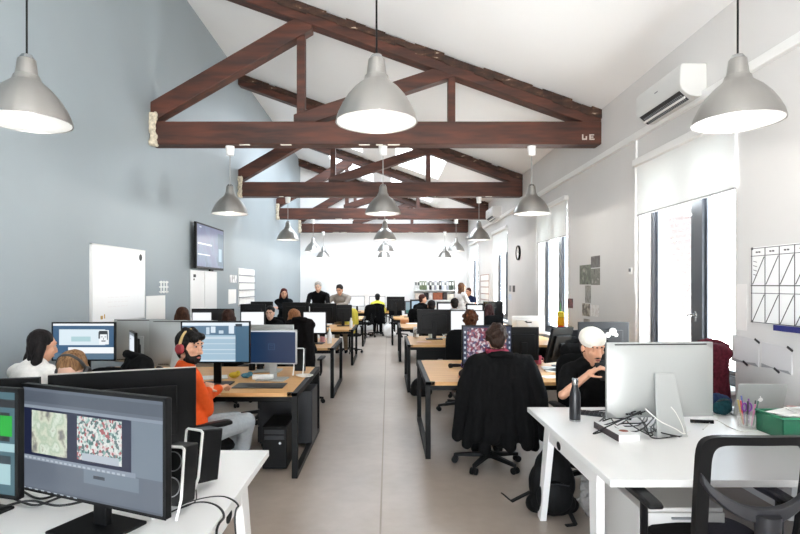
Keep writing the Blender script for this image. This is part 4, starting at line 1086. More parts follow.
screen('black monitor with pale blue screen near the person turned sideways', .80, 15.6, .90, .36, .36, 12, [(.1, .1, .95, .9, 1)], [glow((22, 22, 26), .4), glow((180, 205, 225), .9)])

# ================================================================== PEOPLE IN THE ROOM
V = Vector
BROWN, DARK, RED, BLOND = (74, 46, 30), (30, 22, 20), (112, 36, 28), (140, 104, 70)
# nearest three
person('person in orange sweater and grey jeans with headphones, turned in chair', at(190, 347, 4.1), (-1.44, 4.1, .57), -56, -112, 3, -4,
       hands=((-1.42, 4.62, .80), (-1.41, 4.30, .845)), feet=((-1.30, 4.75, .2), (-1.2, 4.5, .2)), knee_pole=(.7, .3, 1.0),
       shirt=((216, 84, 34), 'long'), trousers=(152, 158, 162), hair=(26, 20, 18), style='tousled', beard=(30, 22, 20), phones=((196, 166, 110), (150, 44, 50)), vox=.009, shoe=(30, 30, 32), elbow=((.6, -.1, -.8), (.5, -.5, -1.3)))
person('person with black hair in white top bent towards the portrait screen', at(43, 346, 4.4), (-2.86, 4.25, .53), -18, -38, 12, hands=((-2.72, 4.82, .80), (-2.5, 4.8, .80)), shirt=((232, 228, 222), 'long'), trousers=(40, 42, 50), hair=(24, 18, 18), style='bob', vox=.011)
person('person with brown hair and dark headphones half hidden behind black monitor', (-2.08, 3.62, 1.10), (-2.05, 3.78, .50), 180, 176, 30, hands=((-2.2, 3.3, .76), (-1.9, 3.3, .76)), shirt=((60, 58, 62), 'long'), hair=BLOND, style='short', phones=((60, 58, 56), (50, 48, 48)), vox=.011, skin=SKIN2)
person('person in black t-shirt and white cap looking down at a phone', at(593, 347, 4.5), (1.72, 4.62, .52), 180, 190, 18, 4, hands=((1.80, 4.22, .95), (1.56, 4.30, .965)), feet=((1.78, 4.1, .09), (1.5, 4.0, .09)),
       shirt=((20, 20, 22), 'short'), trousers=(44, 46, 52), hair=(48, 34, 28), style='short', beard=None, cap=(240, 236, 224), vox=.009, shoe=(222, 210, 208), closed_eyes=True, moustache=(40, 28, 22), hscale=1.06, elbow=((.45, .1, -.9), (-.75, -.1, -.8)))
person('person in dark burgundy top with scarf seen from behind at the colourful picture screen', at(496.5, 338, 5.05), (.98, 5.08, .54), 0, -6, 10, hands=((.74, 5.5, .78), (1.25, 5.45, .78)), shirt=((52, 30, 36), 'long'), trousers=(26, 26, 30), hair=(62, 42, 32), style='curly', scarf=(140, 50, 70), vox=.011, face=True)
# middle rows, wall side
person('person with brown hair facing away below the planning board', at(183, 316, 7.75), (-2.9, 7.75, .53), 0, 4, 4, shirt=((30, 28, 30), 'long'), hair=(92, 58, 38), style='bob')
person('person with reddish brown hair facing away between two white screens', at(229, 318, 7.75), (-2.25, 7.75, .53), 0, -4, 4, shirt=((34, 26, 26), 'long'), hair=(78, 46, 34), style='long')
person('person with long light brown hair facing away at black framed white screen', at(295, 318, 7.8), (-1.30, 7.78, .53), -4, -14, 4, shirt=((24, 22, 24), 'long'), hair=(142, 92, 56), style='long')
person('person with dark hair in black top facing the camera over white screens', at(270, 313, 10.15), (-2.19, 10.25, .53), 180, 178, 12, hands=((-2.3, 9.75, .78), (-2.05, 9.75, .78)), shirt=((22, 22, 24), 'long'), hair=(22, 18, 18), style='short', skin=SKIN2)
# far rows, wall side: two standing men, a person with red hair
person('standing man with grey hair and black jacket looking down', at(318, 287, 13.3), (-1.70, 13.45, .92), 180, 176, 16, hands=((-1.62, 13.02, 1.17), (-1.74, 13.02, 1.18)), shirt=((24, 22, 26), 'long'), trousers=(64, 60, 58), hair=(188, 180, 172), style='short', skin=SKIN2, vox=.014, sh=.205, elbow=((1, .1, -.5), (-1, .1, -.5)))
person('standing man in grey shirt with dark hair looking at his hands', at(339.5, 290, 13.3), (-1.14, 13.5, .90), 180, 170, 24, hands=((-1.20, 13.0, 1.20), (-1.32, 13.02, 1.20)), shirt=((146, 138, 130), 'long'), trousers=(120, 104, 84), hair=(52, 42, 38), style='short', vox=.014, sh=.2, elbow=((1, .1, -.5), (-1, .1, -.5)))
person('person with red hair and dark top behind the black monitor backs', at(284, 293.5, 14.0), (-2.64, 14.1, .85), 180, 200, 10, shirt=((26, 32, 38), 'long'), hair=RED, style='bob', vox=.014, hands=((-2.75, 13.7, 1.1), (-2.5, 13.7, 1.1)))
person('person in bright yellow top seen from behind by the end wall', at(377.5, 297.5, 18.35), (-.35, 18.35, .53), 0, 0, 6, shirt=((228, 226, 92), 'long'), trousers=(30, 30, 34), hair=(24, 20, 20), style='short', vox=.016)
# window side
person('person with curly auburn hair facing away at the white screen', at(470, 320, 8.15), (1.22, 8.12, .53), 0, 0, 4, shirt=((24, 22, 24), 'long'), hair=(110, 62, 36), style='curly', hscale=1.18)
person('person with dark red hair in grey top beside dark screen', at(488, 310, 11.5), (2.1, 11.55, .53), 10, 20, 4, shirt=((82, 82, 88), 'long'), hair=(70, 34, 32), style='bob')
person('person with red brown hair in black turned sideways near the binder shelf', at(423, 299, 14.7), (.86, 14.65, .56), -30, -80, 6, shirt=((18, 18, 20), 'long'), hair=(92, 48, 36), style='short', vox=.015)
person('person with dark hair seen from behind before the binder shelf', at(431.5, 306, 11.65), (.93, 11.6, .53), 0, -5, 6, shirt=((26, 26, 28), 'long'), hair=(34, 24, 22), style='short', vox=.015)
person('person with dark hair and grey collar seen from behind at dark lower screen', at(454.5, 304, 11.7), (1.43, 11.65, .53), 0, 0, 6, shirt=((44, 44, 48), 'long'), hair=(36, 24, 22), style='short', scarf=(170, 168, 166), vox=.015)
person('standing woman with long brown hair and pale top by the far windows', at(462, 287.5, 15.0), (2.01, 15.0, .90), -60, -70, 8, shirt=((206, 200, 196), 'long'), trousers=(50, 56, 76), hair=(122, 82, 56), style='long', vox=.015)
person('person in navy top with red hair behind the standing woman', at(468.5, 292, 16.9), (2.46, 16.95, .80), 150, 140, 6, shirt=((34, 44, 74), 'long'), trousers=(40, 40, 46), hair=(110, 52, 44), style='short', vox=.016)

# ================================================================== CHAIRS
ch = task_chair('office_chair', 'black office chair of the person in orange, armrest at the oak desk', loc=(-1.46, 4.25, 0), rz=R(-56))
def c(x, y, rz, label): return task_chair('office_chair', label, ch, (x, y, 0), R(rz))
c(-2.86, 4.20, -18, 'black office chair of the person in white top')
c(-2.05, 3.84, 180, 'black office chair of the person half hidden behind black monitor')
c(1.73, 4.68, 180, 'black office chair behind the person in white cap')
c(.93, 5.10, 0, 'black office chair with big black jacket over its back')
c(-2.9, 7.72, 0, 'black office chair below the planning board')
c(-2.25, 7.72, 0, 'black office chair of the person between two white screens')
c(-1.22, 7.70, -4, 'black office chair with dark coat at aisle end of the second oak desk')
c(-1.52, 6.86, 165, 'empty black office chair behind the silver screens of the oak desk')
c(-2.19, 10.3, 180, 'black office chair of the person facing the camera')
c(-.35, 18.28, 0, 'black office chair of the person in yellow with black jacket on it')
c(1.22, 8.06, 0, 'black office chair of the person with auburn hair')
c(.98, 7.35, 170, 'empty black office chair beyond the colourful picture screen')
c(2.1, 11.5, 10, 'black office chair of the person with dark red hair')
c(.86, 14.6, -30, 'black office chair of the person turned sideways')
c(.93, 11.55, 0, 'black office chair of the dark haired person before the binder shelf')
c(1.43, 11.6, 0, 'black office chair of the person with grey collar')
c(-.72, 17.6, 40, 'empty black office chair beside the aisle near the end wall')
c(.32, 17.75, 200, 'empty black office chair beside the person in yellow')
mesh_chair('black mesh backed office chair in front of the white desk', (1.53, 2.62, 0), 0)

# ================================================================== JACKETS OVER CHAIR BACKS
def jacket(label, o, rz, w, ztop, zbot, m, spread=1.12, sleeves=True, d=.09, vox=.011):
    t = thing('jacket', label, 'jacket', o, R(rz))
    b = MB(); hw = w / 2
    b.cap((-hw + .1, 0, ztop - .06), .075, (hw - .1, 0, ztop - .06), .075)
    b.cap((-hw * .45, 0, ztop - .035), .055, (hw * .45, 0, ztop - .035), .055)
    n = 9
    for i in range(n):
        u = -1 + 2 * i / (n - 1)
        zb = zbot + .05 * math.sin(i * 2.3) + .03 * (i % 2)
        b.cap((u * (hw - .12), -.01 - .02 * (i % 2), ztop - .1), .075, (u * (hw - .08) * spread, -.02 - .045 * (i % 2), zb), .06 if i % 2 else .05)
    for z in (.25, .5, .75):
        zz = ztop + (zbot - ztop) * z
        b.ell((0, -.02, zz), (hw - .06) * (1 + (spread - 1) * z), d, .17)
    solid('jacket_body', b, m, t, vox, 3, wrinkle=.016, wscale=7.5, wst=(1.6, 1, .5))
    if sleeves:
        for q in (-1, 1):
            s = MB(); s.cap((q * (hw - .09), .0, ztop - .08), .075, (q * (hw + .01), -.03, ztop - .38), .07); s.cap((q * (hw + .01), -.03, ztop - .38), .07, (q * (hw - .01) * spread, -.02, zbot + .07), .055)
            solid('sleeve', s, m, t, vox, 3, wrinkle=.014, wscale=9)
    g = MB(); g.tube([(-.11, .02, ztop - .01), (-.08, -.05, ztop + .015), (0, -.075, ztop + .025), (.08, -.05, ztop + .015), (.11, .02, ztop - .01)], [.022, .028, .03, .028, .022], 10)
    g.build('collar', m, t)
    return t
JK = cloth('black_jacket_cloth', (19, 18, 20), .35)
JB = cloth('charcoal_coat_cloth', (30, 25, 25), .35)
jacket('big black jacket draped over chair of the person in burgundy top', (.975, 4.77, 0), 0, .66, 1.055, .30, JK, 1.16)
jacket('dark coat over the tall chair back at aisle end of the second oak desk', (-1.17, 7.36, 0), -4, .46, 1.20, .16, JB, 1.1, False)
jacket('black jacket over chair of the person in yellow', (-.35, 17.97, 0), 0, .56, 1.03, .45, JK, 1.1, False, vox=.016)
jacket('black jacket behind the shoulder of the person in white cap', (1.74, 5.02, 0), 180, .40, 1.12, .5, JK, 1.05, False)
jacket('dark jacket over chair back behind the person in orange', (-1.78, 3.92, 0), -52, .46, 1.16, .5, JK, 1.05, False)
jacket('dark burgundy coat hanging beyond the large aluminium computer', (2.69, 4.55, 0), 180, .36, 1.17, .45, cloth('burgundy_cloth', (74, 24, 34), .35), 1.05, False)
c(2.60, 4.85, 180, 'black office chair under the dark burgundy coat by the window')
# ================================================================== SMALL THINGS
# speakers
sp = speaker('black speaker in white wire frame standing alone near the desk corner', on(201, 488), R(-28))
sp.location.z = DESK
speaker('black speaker with two grey rings partly behind the large black monitor', (-.865, 2.26, DESK), R(-8), None, True)
speaker('black speaker in white frame at aisle end of the oak desk', (-.915, 5.72, DESK), R(-4), sp)
# bottle
p = on(575, 421)
t = thing('water_bottle', 'black steel water bottle with silver cap on the white desk', 'bottle', p)
MB().lathe([(.028, .006), (.036, .008), (.0375, .02), (.0375, .16), (.034, .19), (.024, .225), (.0205, .24), (.0205, .248)], n=28).build('bottle_body', mat('black_bottle', (32, 33, 36), .35), t)
MB().lathe([(.03, 0), (.037, .002), (.037, .012), (.03, .012)], n=28).build('bottle_base', STEEL, t)
MB().lathe([(.021, .248), (.0225, .25), (.0225, .285), (.02, .29), (.004, .29)], n=24).build('bottle_cap', STEEL, t)
# phone in the hands
t = thing('phone', 'dark phone held by the person in white cap', 'phone', (1.655, 4.255, 1.0), R(10))
MB(Matrix.Rotation(R(-35), 4, 'X')).box(0, 0, 0, .075, .010, .15).build('phone_body', BLACK, t, .003)
MB(Matrix.Rotation(R(-35), 4, 'X')).box(0, .0055, 0, .068, .001, .14).build('phone_screen', mat('dark_glass', (18, 18, 22), .12), t)
# white book with red-brown spot
t = thing('book', 'white covered book with red brown spot on the white desk', 'book', (1.425, 3.42, DESK), R(4))
MB().bb(-.065, .065, -.15, .17, .003, .036).build('pages', PAPER, t, .002)
g = MB(); g.bb(-.068, .068, -.153, .173, 0, .004); g.bb(-.068, .068, -.153, .173, .035, .039); g.build('cover', WHITE, t, .001)
MB().bb(-.071, -.066, -.153, .173, 0, .039).build('spine', mat('dark_spine', (60, 48, 48), .5), t)
MB().lathe([(.02, .039), (.028, .0398)], n=24).build('cover_spot', mat('rust', (150, 74, 54), .6), t).location = (.01, -.06, 0)
# papers / keyboard by the bottle
t = thing('keyboard', 'flat dark keyboard edge beside the black bottle on white desk', 'keyboard', (1.52, 3.92, DESK), R(-28))
MB().bb(-.2, .2, -.055, .055, 0, .014).build('keyboard_body', DGREY, t, .003)
g = MB()
for i in range(13):
    for j in range(4): g.bb(-.19 + i * .0295, -.166 + i * .0295, -.047 + j * .024, -.028 + j * .024, .014, .018)
g.build('keys', BLACK, t)
t = thing('mouse', 'white computer mouse beside the keyboard on the white desk', 'mouse', (1.63, 4.04, DESK))
MB().ell((0, 0, .012), .03, .052, .018).build('mouse_shell', WHITE, t)
# pen cup with pens and purple scissors
p = on(748, 427)
t = thing('pen_cup', 'clear pen cup full of pens on the white desk', 'pen cup', p)
CLEAR = mat('clear_plastic', (222, 220, 214), .15, alpha=.2)
MB().lathe([(.055, 0), (.058, .002), (.062, .095), (.0595, .095), (.0555, .005), (.003, .004)], n=28).build('cup_wall', CLEAR, t)
rnd = random.Random(11)
PEN = [((40, 42, 52), 'dark grey'), ((120, 60, 130), 'purple'), ((50, 60, 130), 'blue'), ((190, 170, 90), 'yellow'), ((190, 60, 60), 'red'), ((30, 30, 32), 'black'), ((200, 120, 160), 'pink'), ((60, 100, 80), 'green')]
for i, (col, nm) in enumerate(PEN):
    a = i * .8; q = Vector((.028 * math.cos(a), .028 * math.sin(a), .012)); e = Vector((.058 * math.cos(a + .2), .05 * math.sin(a + .2), rnd.uniform(.15, .2)))
    o = thing('pen', '%s pen standing in the clear pen cup' % nm, 'pen', p + q, 0, 'pens in the clear cup'); d = (e - q)
    MB().tube([(0, 0, 0), d * .08, d * .75], [.001, .0045, .0045], 8).build('pen_barrel', mat('pen_%s' % nm, col, .4), o)
    MB().tube([d * .75, d], [.0052, .0052], 8).build('pen_cap', mat('pen_%s' % nm, col, .4), o)
o = thing('scissors', 'purple handled scissors standing in the clear pen cup', 'scissors', p + Vector((-.02, -.02, .01)))
for q in (-1, 1):
    k = MB(); k.tube([(.016 * q + .014 * math.cos(a2), 0, .125 + .026 * math.sin(a2)) for a2 in [math.pi * 2 * z / 12 for z in range(12)]], .0055, 8, closed=True); k.build('scissor_handle', mat('purple_plastic', (118, 52, 140), .4), o)
    MB().bar((.004 * q, 0, .1), (-.003 * q, 0, .0), .012, .003, up=(0, 1, 0)).build('scissor_blade', STEEL, o)
# laptop (lid seen from behind)
p = on(755, 416)
t = thing('laptop', 'open silver laptop seen from behind beside the pen cup', 'laptop', (2.62, 3.9, DESK), R(180 - 4))
MB().bb(-.165, .165, -.24, 0, .002, .016).build('laptop_base', ALUB, t, .003)
MB().bb(-.14, .14, -.19, -.07, .016, .0168).build('keys', BLACK, t)
T = Matrix.Translation((0, 0, .014)) @ Matrix.Rotation(R(-16), 4, 'X')
MB(T).bb(-.165, .165, -.004, .004, 0, .235).build('laptop_lid', ALUB, t, .003)
MB(T).bb(-.158, .158, -.0048, -.004, .006, .228).build('display', glow((120, 130, 150), .5), t)
g = MB(T); g.M = T @ Matrix.Translation((0, .0042, .115)) @ Matrix.Rotation(R(-90), 4, 'X'); g.lathe([(.0, 0), (.016, 0), (.016, .0008), (.0, .0008)], n=20); g.M = T; g.box(.004, .0046, .137, .006, .001, .012, Matrix.Rotation(R(25), 3, 'Y')); g.build('lid_emblem', PAPER, t)
# green box with papers, pink cup
GREEN = mat('green_plastic', (24, 104, 74), .25, alpha=.8)
t = thing('storage_box', 'translucent green plastic box filled with papers on the white desk', 'box', (2.57, 3.42, DESK), 0)
b = MB(); x, y, h = .2, .12, .135
b.bb(-x, x, -y, -y + .004, 0, h); b.bb(-x, x, y - .004, y, 0, h); b.bb(-x, -x + .004, -y, y, 0, h); b.bb(x - .004, x, -y, y, 0, h); b.bb(-x, x, -y, y, 0, .004)
b.build('box_body', GREEN, t)
b = MB()
for s in (-1, 1): b.bb(-x - .008, x + .008, s * y - .008, s * y + .008, h - .012, h); b.bb(s * x - .008, s * x + .008, -y, y, h - .012, h)
b.build('box_rim', mat('green_rim', (40, 124, 90), .35), t, .003)
for i, (lx, ly, lz, a, tl) in enumerate(((.0, .0, .128, 6, 2), (.04, -.01, .142, -14, 5), (-.06, .02, .137, 20, -3), (.09, .04, .15, 38, 6))):
    o = tag(MB(Matrix.Translation((2.57 + lx, 3.42 + ly, DESK + lz)) @ Matrix.Rotation(R(a), 4, 'Z') @ Matrix.Rotation(R(tl), 4, 'Y')).box(0, 0, 0, .22, .15, .003).build('paper_sheet', PAPER), ('lowest paper sheet lying in the green box', 'upper paper sheet lying askew on the green box', 'paper sheet at the pen cup side of the green box', 'topmost paper sheet turned sharply on the green box')[i], 'paper', 'papers in the green box')
o = tag(MB(Matrix.Translation((2.57, 3.42, DESK + .055))).box(0, 0, 0, .34, .2, .09).build('paper_stack', PAPER, bevel=.003), 'stack of papers inside the green box', 'paper')
t = thing('cup', 'pale pink cup behind the green box', 'cup', (2.77, 3.76, DESK))
MB().lathe([(.026, 0), (.03, .002), (.038, .10), (.0355, .10), (.028, .006), (.003, .005)], n=24).build('cup_body', mat('pale_pink', (232, 200, 196), .4), t)
MB().lathe([(.003, .085), (.0345, .085)], n=24).build('drink', mat('milky_tea', (170, 130, 100), .3), t)
# marker and papers behind the computer, dark pouch
t = thing('marker_pen', 'thick black marker lying behind the large aluminium computer stand', 'pen', on(702, 423) + Vector((0, 0, .011)), R(-12))
MB().tube([(-.07, 0, 0), (.035, 0, 0)], .011, 12).build('marker_barrel', BLACK, t); MB().tube([(.035, 0, 0), (.07, 0, 0)], .012, 12).build('marker_cap', BLACKM, t)
t = thing('pouch', 'dark teal cloth pouch beside the large aluminium computer', 'pouch', on(722, 415))
b = MB(); b.ell((0, 0, .05), .07, .05, .05); b.ell((.02, .01, .08), .05, .04, .04); solid('pouch_body', b, cloth('teal_cloth', (22, 56, 62)), t, .007, 2, wrinkle=.006, wscale=30)
MB().tube([(-.05, -.02, .1), (0, -.03, .115), (.05, -.01, .11)], .004, 6).build('zipper', DGREY, t)
t = thing('pouch', 'navy cloth bundle on the desk beyond the dark teal pouch', 'pouch', (2.47, 4.08, DESK))
b = MB(); b.ell((0, 0, .06), .08, .06, .06); b.ell((-.04, 0, .09), .05, .05, .04); solid('pouch_body', b, cloth('navy_cloth', (36, 50, 82)), t, .008, 2, wrinkle=.008, wscale=26)
# cables on the white desk of the aluminium computer
CB = mat('black_cable', (18, 18, 19), .45); CW = mat('white_cable', (224, 222, 216), .45)
rnd = random.Random(5)
for i in range(7):
    pts = []
    for k in range(7):
        x = 600 + 12 * k + rnd.uniform(-9, 9); y = 424 + 10 * math.sin(k * 1.1 + i) + rnd.uniform(-5, 5) + (k > 3) * 4
        q = on(x, max(417, min(440, y))); q.z = DESK + .006 + rnd.random() * .03 + .004 * i; pts.append(q)
    if i < 3: pts = [Vector((1.55 + .03 * i, 3.44, .88))] + pts
    cable(pts, .0042, CB, 'black cable in the tangle behind the large aluminium computer', 'tangled black cables on the white desk')
cable([on(650, 428) + V((0, 0, .01)), on(662, 436) + V((0, 0, .01)), on(685, 436) + V((0, 0, .008)), on(682, 425) + V((0, 0, .05))], .0035, CB, 'single black cable looped around the foot of the aluminium computer')
cable([V((1.60, 3.42, .90)), V((1.66, 3.36, .84)), V((1.74, 3.33, .80)), V((1.80, 3.35, .765)), on(690, 432) + V((0, 0, .006))], .0035, CW, 'white cable passing over the aluminium stand')
cable([V((1.72, 3.345, .93)), V((1.74, 3.33, .90)), V((1.77, 3.325, .84)), V((1.79, 3.33, .79)), on(684, 436) + V((0, 0, .004))], .0025, CW, 'thin pale cable hanging down the aluminium stand')
cable([on(703, 430) + V((0, 0, .004)), on(715, 421) + V((0, 0, .006)), on(730, 428) + V((0, 0, .004)), on(745, 432) + V((0, 0, .004)), on(768, 426) + V((0, 0, .004))], .003, CW, 'pale cable looping before the clear pen cup')
# backpack and carrier bag under the white desk
t = thing('backpack', 'black backpack leaning on the leg of the white desk', 'backpack', (1.20, 4.02, 0), R(-6))
b = MB(); b.ell((0, 0, .22), .17, .115, .21); b.ell((0, .0, .34), .13, .10, .15); b.cap((-.12, 0, .07), .07, (.12, 0, .07), .07); b.ell((0, -.03, .1), .17, .11, .1)
solid('bag_body', b, mat('black_nylon', (10, 10, 11), .65, bump=.2, var=.3, scale=40, spec=.2), t, .010, 3, wrinkle=.008, wscale=10)
b = MB(); b.ell((0, -.11, .16), .13, .05, .12); solid('front_pocket', b, MATS['black_nylon'], t, .010, 2, wrinkle=.006)
MB().tube([(-.09, -.157, .26), (0, -.165, .275), (.09, -.157, .26)], .005, 6).build('zipper', DGREY, t)
MB().tube([(-.04, .04, .46), (-.03, .05, .53), (.03, .05, .53), (.04, .04, .46)], .011, 8).build('carry_handle', BLACKM, t)
g = MB(); g.bar((-.16, -.02, .16), (-.30, -.06, .10), .035, .008); g.bar((-.30, -.06, .10), (-.37, -.1, .17), .03, .008); g.build('shoulder_strap', BLACKM, t)
g = MB(); g.bar((.1, -.1, .06), (.12, -.2, .012), .03, .008); g.bar((.12, -.2, .012), (.05, -.22, .01), .03, .008); g.build('loose_strap', BLACKM, t)
t = thing('plastic_bag', 'crumpled clear plastic bag beside the black backpack', 'bag', (1.50, 4.0, 0))
b = MB(); b.ell((0, 0, .2), .10, .08, .12); b.ell((.03, 0, .30), .08, .06, .07); b.ell((-.03, -.02, .12), .09, .07, .1); b.cap((0, 0, .05), .05, (0, 0, .1), .08)
solid('bag_film', b, mat('clear_film', (196, 192, 190), .2, alpha=.55), t, .009, 1, wrinkle=.03, wscale=22, wst=(1, 1, 1))
k = MB(); k.tube([(-.03, 0, .34), (-.02, 0, .41), (.04, 0, .42), (.06, 0, .34)], .006, 6); k.build('bag_handle', MATS['clear_film'], t)
t = thing('bag', 'red cloth bag behind the crumpled plastic bag under the white desk', 'bag', (1.63, 4.22, 0))
b = MB(); b.ell((0, 0, .2), .12, .07, .2); b.ell((0, 0, .36), .08, .05, .1); solid('bag_body', b, cloth('red_cloth', (120, 26, 34)), t, .010, 2, wrinkle=.01); MB().tube([(-.05, 0, .43), (0, 0, .52), (.05, 0, .43)], .008, 8).build('bag_handle', MATS['red_cloth'] if 'red_cloth' in MATS else BLACK, t)
# --- white desk, wall side: cables
for i, pts in enumerate(([(22, 492), (40, 500), (70, 494), (95, 505), (130, 500)], [(10, 500), (35, 508), (60, 500), (80, 496), (110, 500)], [(0, 512), (30, 505), (60, 510), (100, 503), (140, 508)])):
    cable([on(x, y) + V((0, 0, .006 + .006 * i)) for x, y in pts], .005, CB, 'black cable lying behind the large black monitor on white desk', 'black cables behind the large monitor')
cable([on(165, 515), on(195, 503), on(215, 505), on(224, 516), V((-.655, 2.10, .72)), V((-.62, 2.08, .5)), V((-.7, 2.1, .15))], .005, CB, 'black cable running from speaker over the edge of white desk', None)
cable([on(180, 505), on(205, 498), on(225, 497), on(238, 505), V((-.64, 2.3, .70)), V((-.62, 2.22, .45)), V((-.75, 2.2, .1))], .004, CB, 'thin black cable looping over the white desk edge', None)
cable([on(196, 490), on(196, 500), on(188, 506), on(170, 512)], .003, CB, 'thin cable from the lone speaker across the white desk', None)
# --- oak desk of the person in orange
def flat(name, label, cat, x, y, w, d, h, m, rz=0, z=DESK): 
    p = on(x, y); return tag(MB(Matrix.Translation((p.x, p.y, z)) @ Matrix.Rotation(R(rz), 4, 'Z')).bb(-w / 2, w / 2, -d / 2, d / 2, 0, h).build(name, m, bevel=min(.003, h * .3)), label, cat)
flat('drawing_tablet', 'black drawing tablet on the oak desk below dark blue screen', 'tablet', 260, 386, .46, .25, .008, mat('tablet_black', (34, 34, 37), .4))
flat('paper_stack', 'loose papers on the oak desk beside hands of the person in orange', 'paper', 214, 378, .26, .2, .012, PAPER, 18)
flat('notebook', 'dark notebook by the hands of the person in orange', 'notebook', 207, 384, .2, .14, .012, DGREY, 8)
t = thing('toy', 'small yellow soft toy on the oak desk', 'toy', on(234, 378))
b = MB(); b.ell((0, 0, .03), .055, .035, .03); b.ell((.04, 0, .05), .025, .025, .025); solid('toy_body', b, cloth('yellow_cloth', (226, 196, 70)), t, .006, 2); MB().ell((.045, -.024, .055), .004, .003, .004).build('eye', INK, t)
t = thing('toy', 'small teal blue crumpled cloth beside the yellow soft toy', 'cloth', on(246, 378))
b = MB(); b.ell((0, 0, .025), .05, .035, .025); b.ell((.035, .01, .04), .03, .03, .025); solid('cloth_body', b, cloth('teal_blue_cloth', (86, 140, 160)), t, .006, 2, wrinkle=.006, wscale=40); t.name = 'cleaning_cloth'
t = thing('paper_roll', 'white paper roll lying on the oak desk under dark blue screen', 'paper roll', on(263, 380) + V((0, 0, .028)), R(4))
MB().lathe([(.012, -.1), (.028, -.1), (.028, .1), (.012, .1)], n=20, closed=True).build('roll', PAPER, t).rotation_euler = (0, R(90), 0)
for i, (x, nm) in enumerate(((252, 'wall'), (260, 'aisle'))):
    t = thing('mug', 'small dark mug with pale rim under the wide monitor, on its %s side' % nm, 'mug', on(x, 370)); MB().lathe([(.03, 0), (.036, .003), (.036, .09), (.032, .09), (.03, .008), (.003, .006)], n=20).build('mug_body', BLACKM, t); MB().lathe([(.031, .088), (.037, .088), (.037, .096), (.031, .096)], n=20, closed=True).build('mug_rim', PAPER, t)
    MB().tube([(.034, 0, .075), (.058, 0, .07), (.058, 0, .03), (.034, 0, .02)], .005, 8).build('mug_handle', BLACKM, t)
t = thing('coiled_cable', 'coiled cable beside the speaker on the oak desk', 'cable', on(305, 377)); MB().tube([V((.05 * math.cos(a) * (1 + .05 * a), .05 * math.sin(a) * (1 + .04 * a), .005 + .001 * a)) for a in [k * .5 for k in range(36)]], .004, 6).build('coil', CW, t)
# second desk on the wall side
def bottle(label, loc, r, h, m, capm=WHITE):
    t = thing('bottle', label, 'bottle', loc); MB().lathe([(r * .8, 0), (r, .004), (r, h * .62), (r * .5, h * .82), (r * .42, h * .86)], n=20).build('bottle_body', m, t); MB().lathe([(r * .45, h * .86), (r * .5, h * .865), (r * .5, h), (r * .1, h)], n=16).build('bottle_cap', capm, t); return t
bottle('white bottle at aisle end of the second oak desk on the wall side', (-.93, 8.75, DESK), .036, .24, WHITE)
t = thing('mug', 'small pink mug beside the white bottle', 'mug', (-1.06, 8.9, DESK)); MB().lathe([(.035, 0), (.04, .003), (.04, .095), (.036, .095), (.034, .008), (.003, .006)], n=20).build('mug_body', mat('pink_glaze', (214, 150, 150), .35), t); MB().tube([(.038, 0, .08), (.062, 0, .07), (.062, 0, .035), (.038, 0, .02)], .005, 8).build('mug_handle', mat('pink_glaze', (214, 150, 150), .35), t)
bottle('small white bottle at aisle end of the desk before the standing men', (-.80, 11.9, DESK), .035, .22, WHITE)
t = thing('hanging_jacket', 'yellow jacket hanging beside the standing man in grey shirt', 'jacket', (-.92, 13.28, 0), R(10))
b = MB(); b.cap((-.10, 0, 1.05), .06, (.10, 0, 1.05), .06); b.cap((-.08, 0, 1.0), .08, (-.06, 0, .62), .09); b.cap((.08, 0, 1.0), .08, (.08, 0, .58), .08); solid('jacket_body', b, cloth('yellow_jacket_cloth', (228, 214, 92)), t, .012, 2, wrinkle=.01)
k = MB(); k.cap((.14, 0, 1.02), .05, (.17, 0, .75), .045); solid('sleeve', k, MATS['yellow_jacket_cloth'], t, .012, 2); t.name = 'jacket'
c2 = task_chair('office_chair', 'black office chair carrying the yellow jacket', ch, (-.95, 13.6, 0), R(185))
# window side: first oak desk
t = thing('headphones', 'black headphones lying on the oak desk near the aisle', 'headphones', on(456, 367))
k = MB(); k.tube([V((.075 * math.cos(a), .075 * math.sin(a) * .8, .02)) for a in [R(200) + k2 * R(280) / 16 for k2 in range(17)]], .010, 8); k.build('headband', BLACK, t)
for q in (-1, 1): MB().cyl((q * .06, -.06, .025), (q * .06 + .02 * q, -.075, .025), .026, n=16).build('ear_cup', BLACKM, t)
t = thing('mug', 'purple mug on the oak desk under the colourful picture screen', 'mug', on(467, 369)); MB().lathe([(.035, 0), (.04, .003), (.04, .095), (.036, .095), (.034, .008), (.003, .006)], n=20).build('mug_body', mat('purple_glaze', (76, 50, 104), .3), t); MB().tube([(-.038, 0, .08), (-.062, 0, .07), (-.062, 0, .035), (-.038, 0, .02)], .005, 8).build('mug_handle', mat('purple_glaze', (76, 50, 104), .3), t)
t = thing('paper_box', 'white box below the colourful picture screen', 'box', (.98, 5.72, DESK)); MB().bb(-.07, .07, -.05, .05, 0, .13).build('box_body', PAPER, t, .003); MB().bb(-.072, .072, -.052, .052, .11, .14).build('box_lid', WHITE, t, .003)
flat('drawing_pad', 'white drawing pad on oak desk beside the person in burgundy top', 'drawing pad', 558, 370, .3, .36, .012, PAPER, -6)
flat('paper_sheet', 'white paper sheet at the desk edge beside the drawing pad', 'paper', 552, 377, .2, .14, .004, PAPER, 14)
t = thing('mug', 'pink red mug behind the shoulder of the person in burgundy top', 'mug', on(538, 364)); MB().lathe([(.035, 0), (.04, .003), (.04, .1), (.036, .1), (.034, .008), (.003, .006)], n=20).build('mug_body', mat('rose_glaze', (190, 80, 100), .35), t); MB().tube([(.038, 0, .08), (.062, 0, .07), (.062, 0, .035), (.038, 0, .02)], .005, 8).build('mug_handle', MATS['rose_glaze'], t)
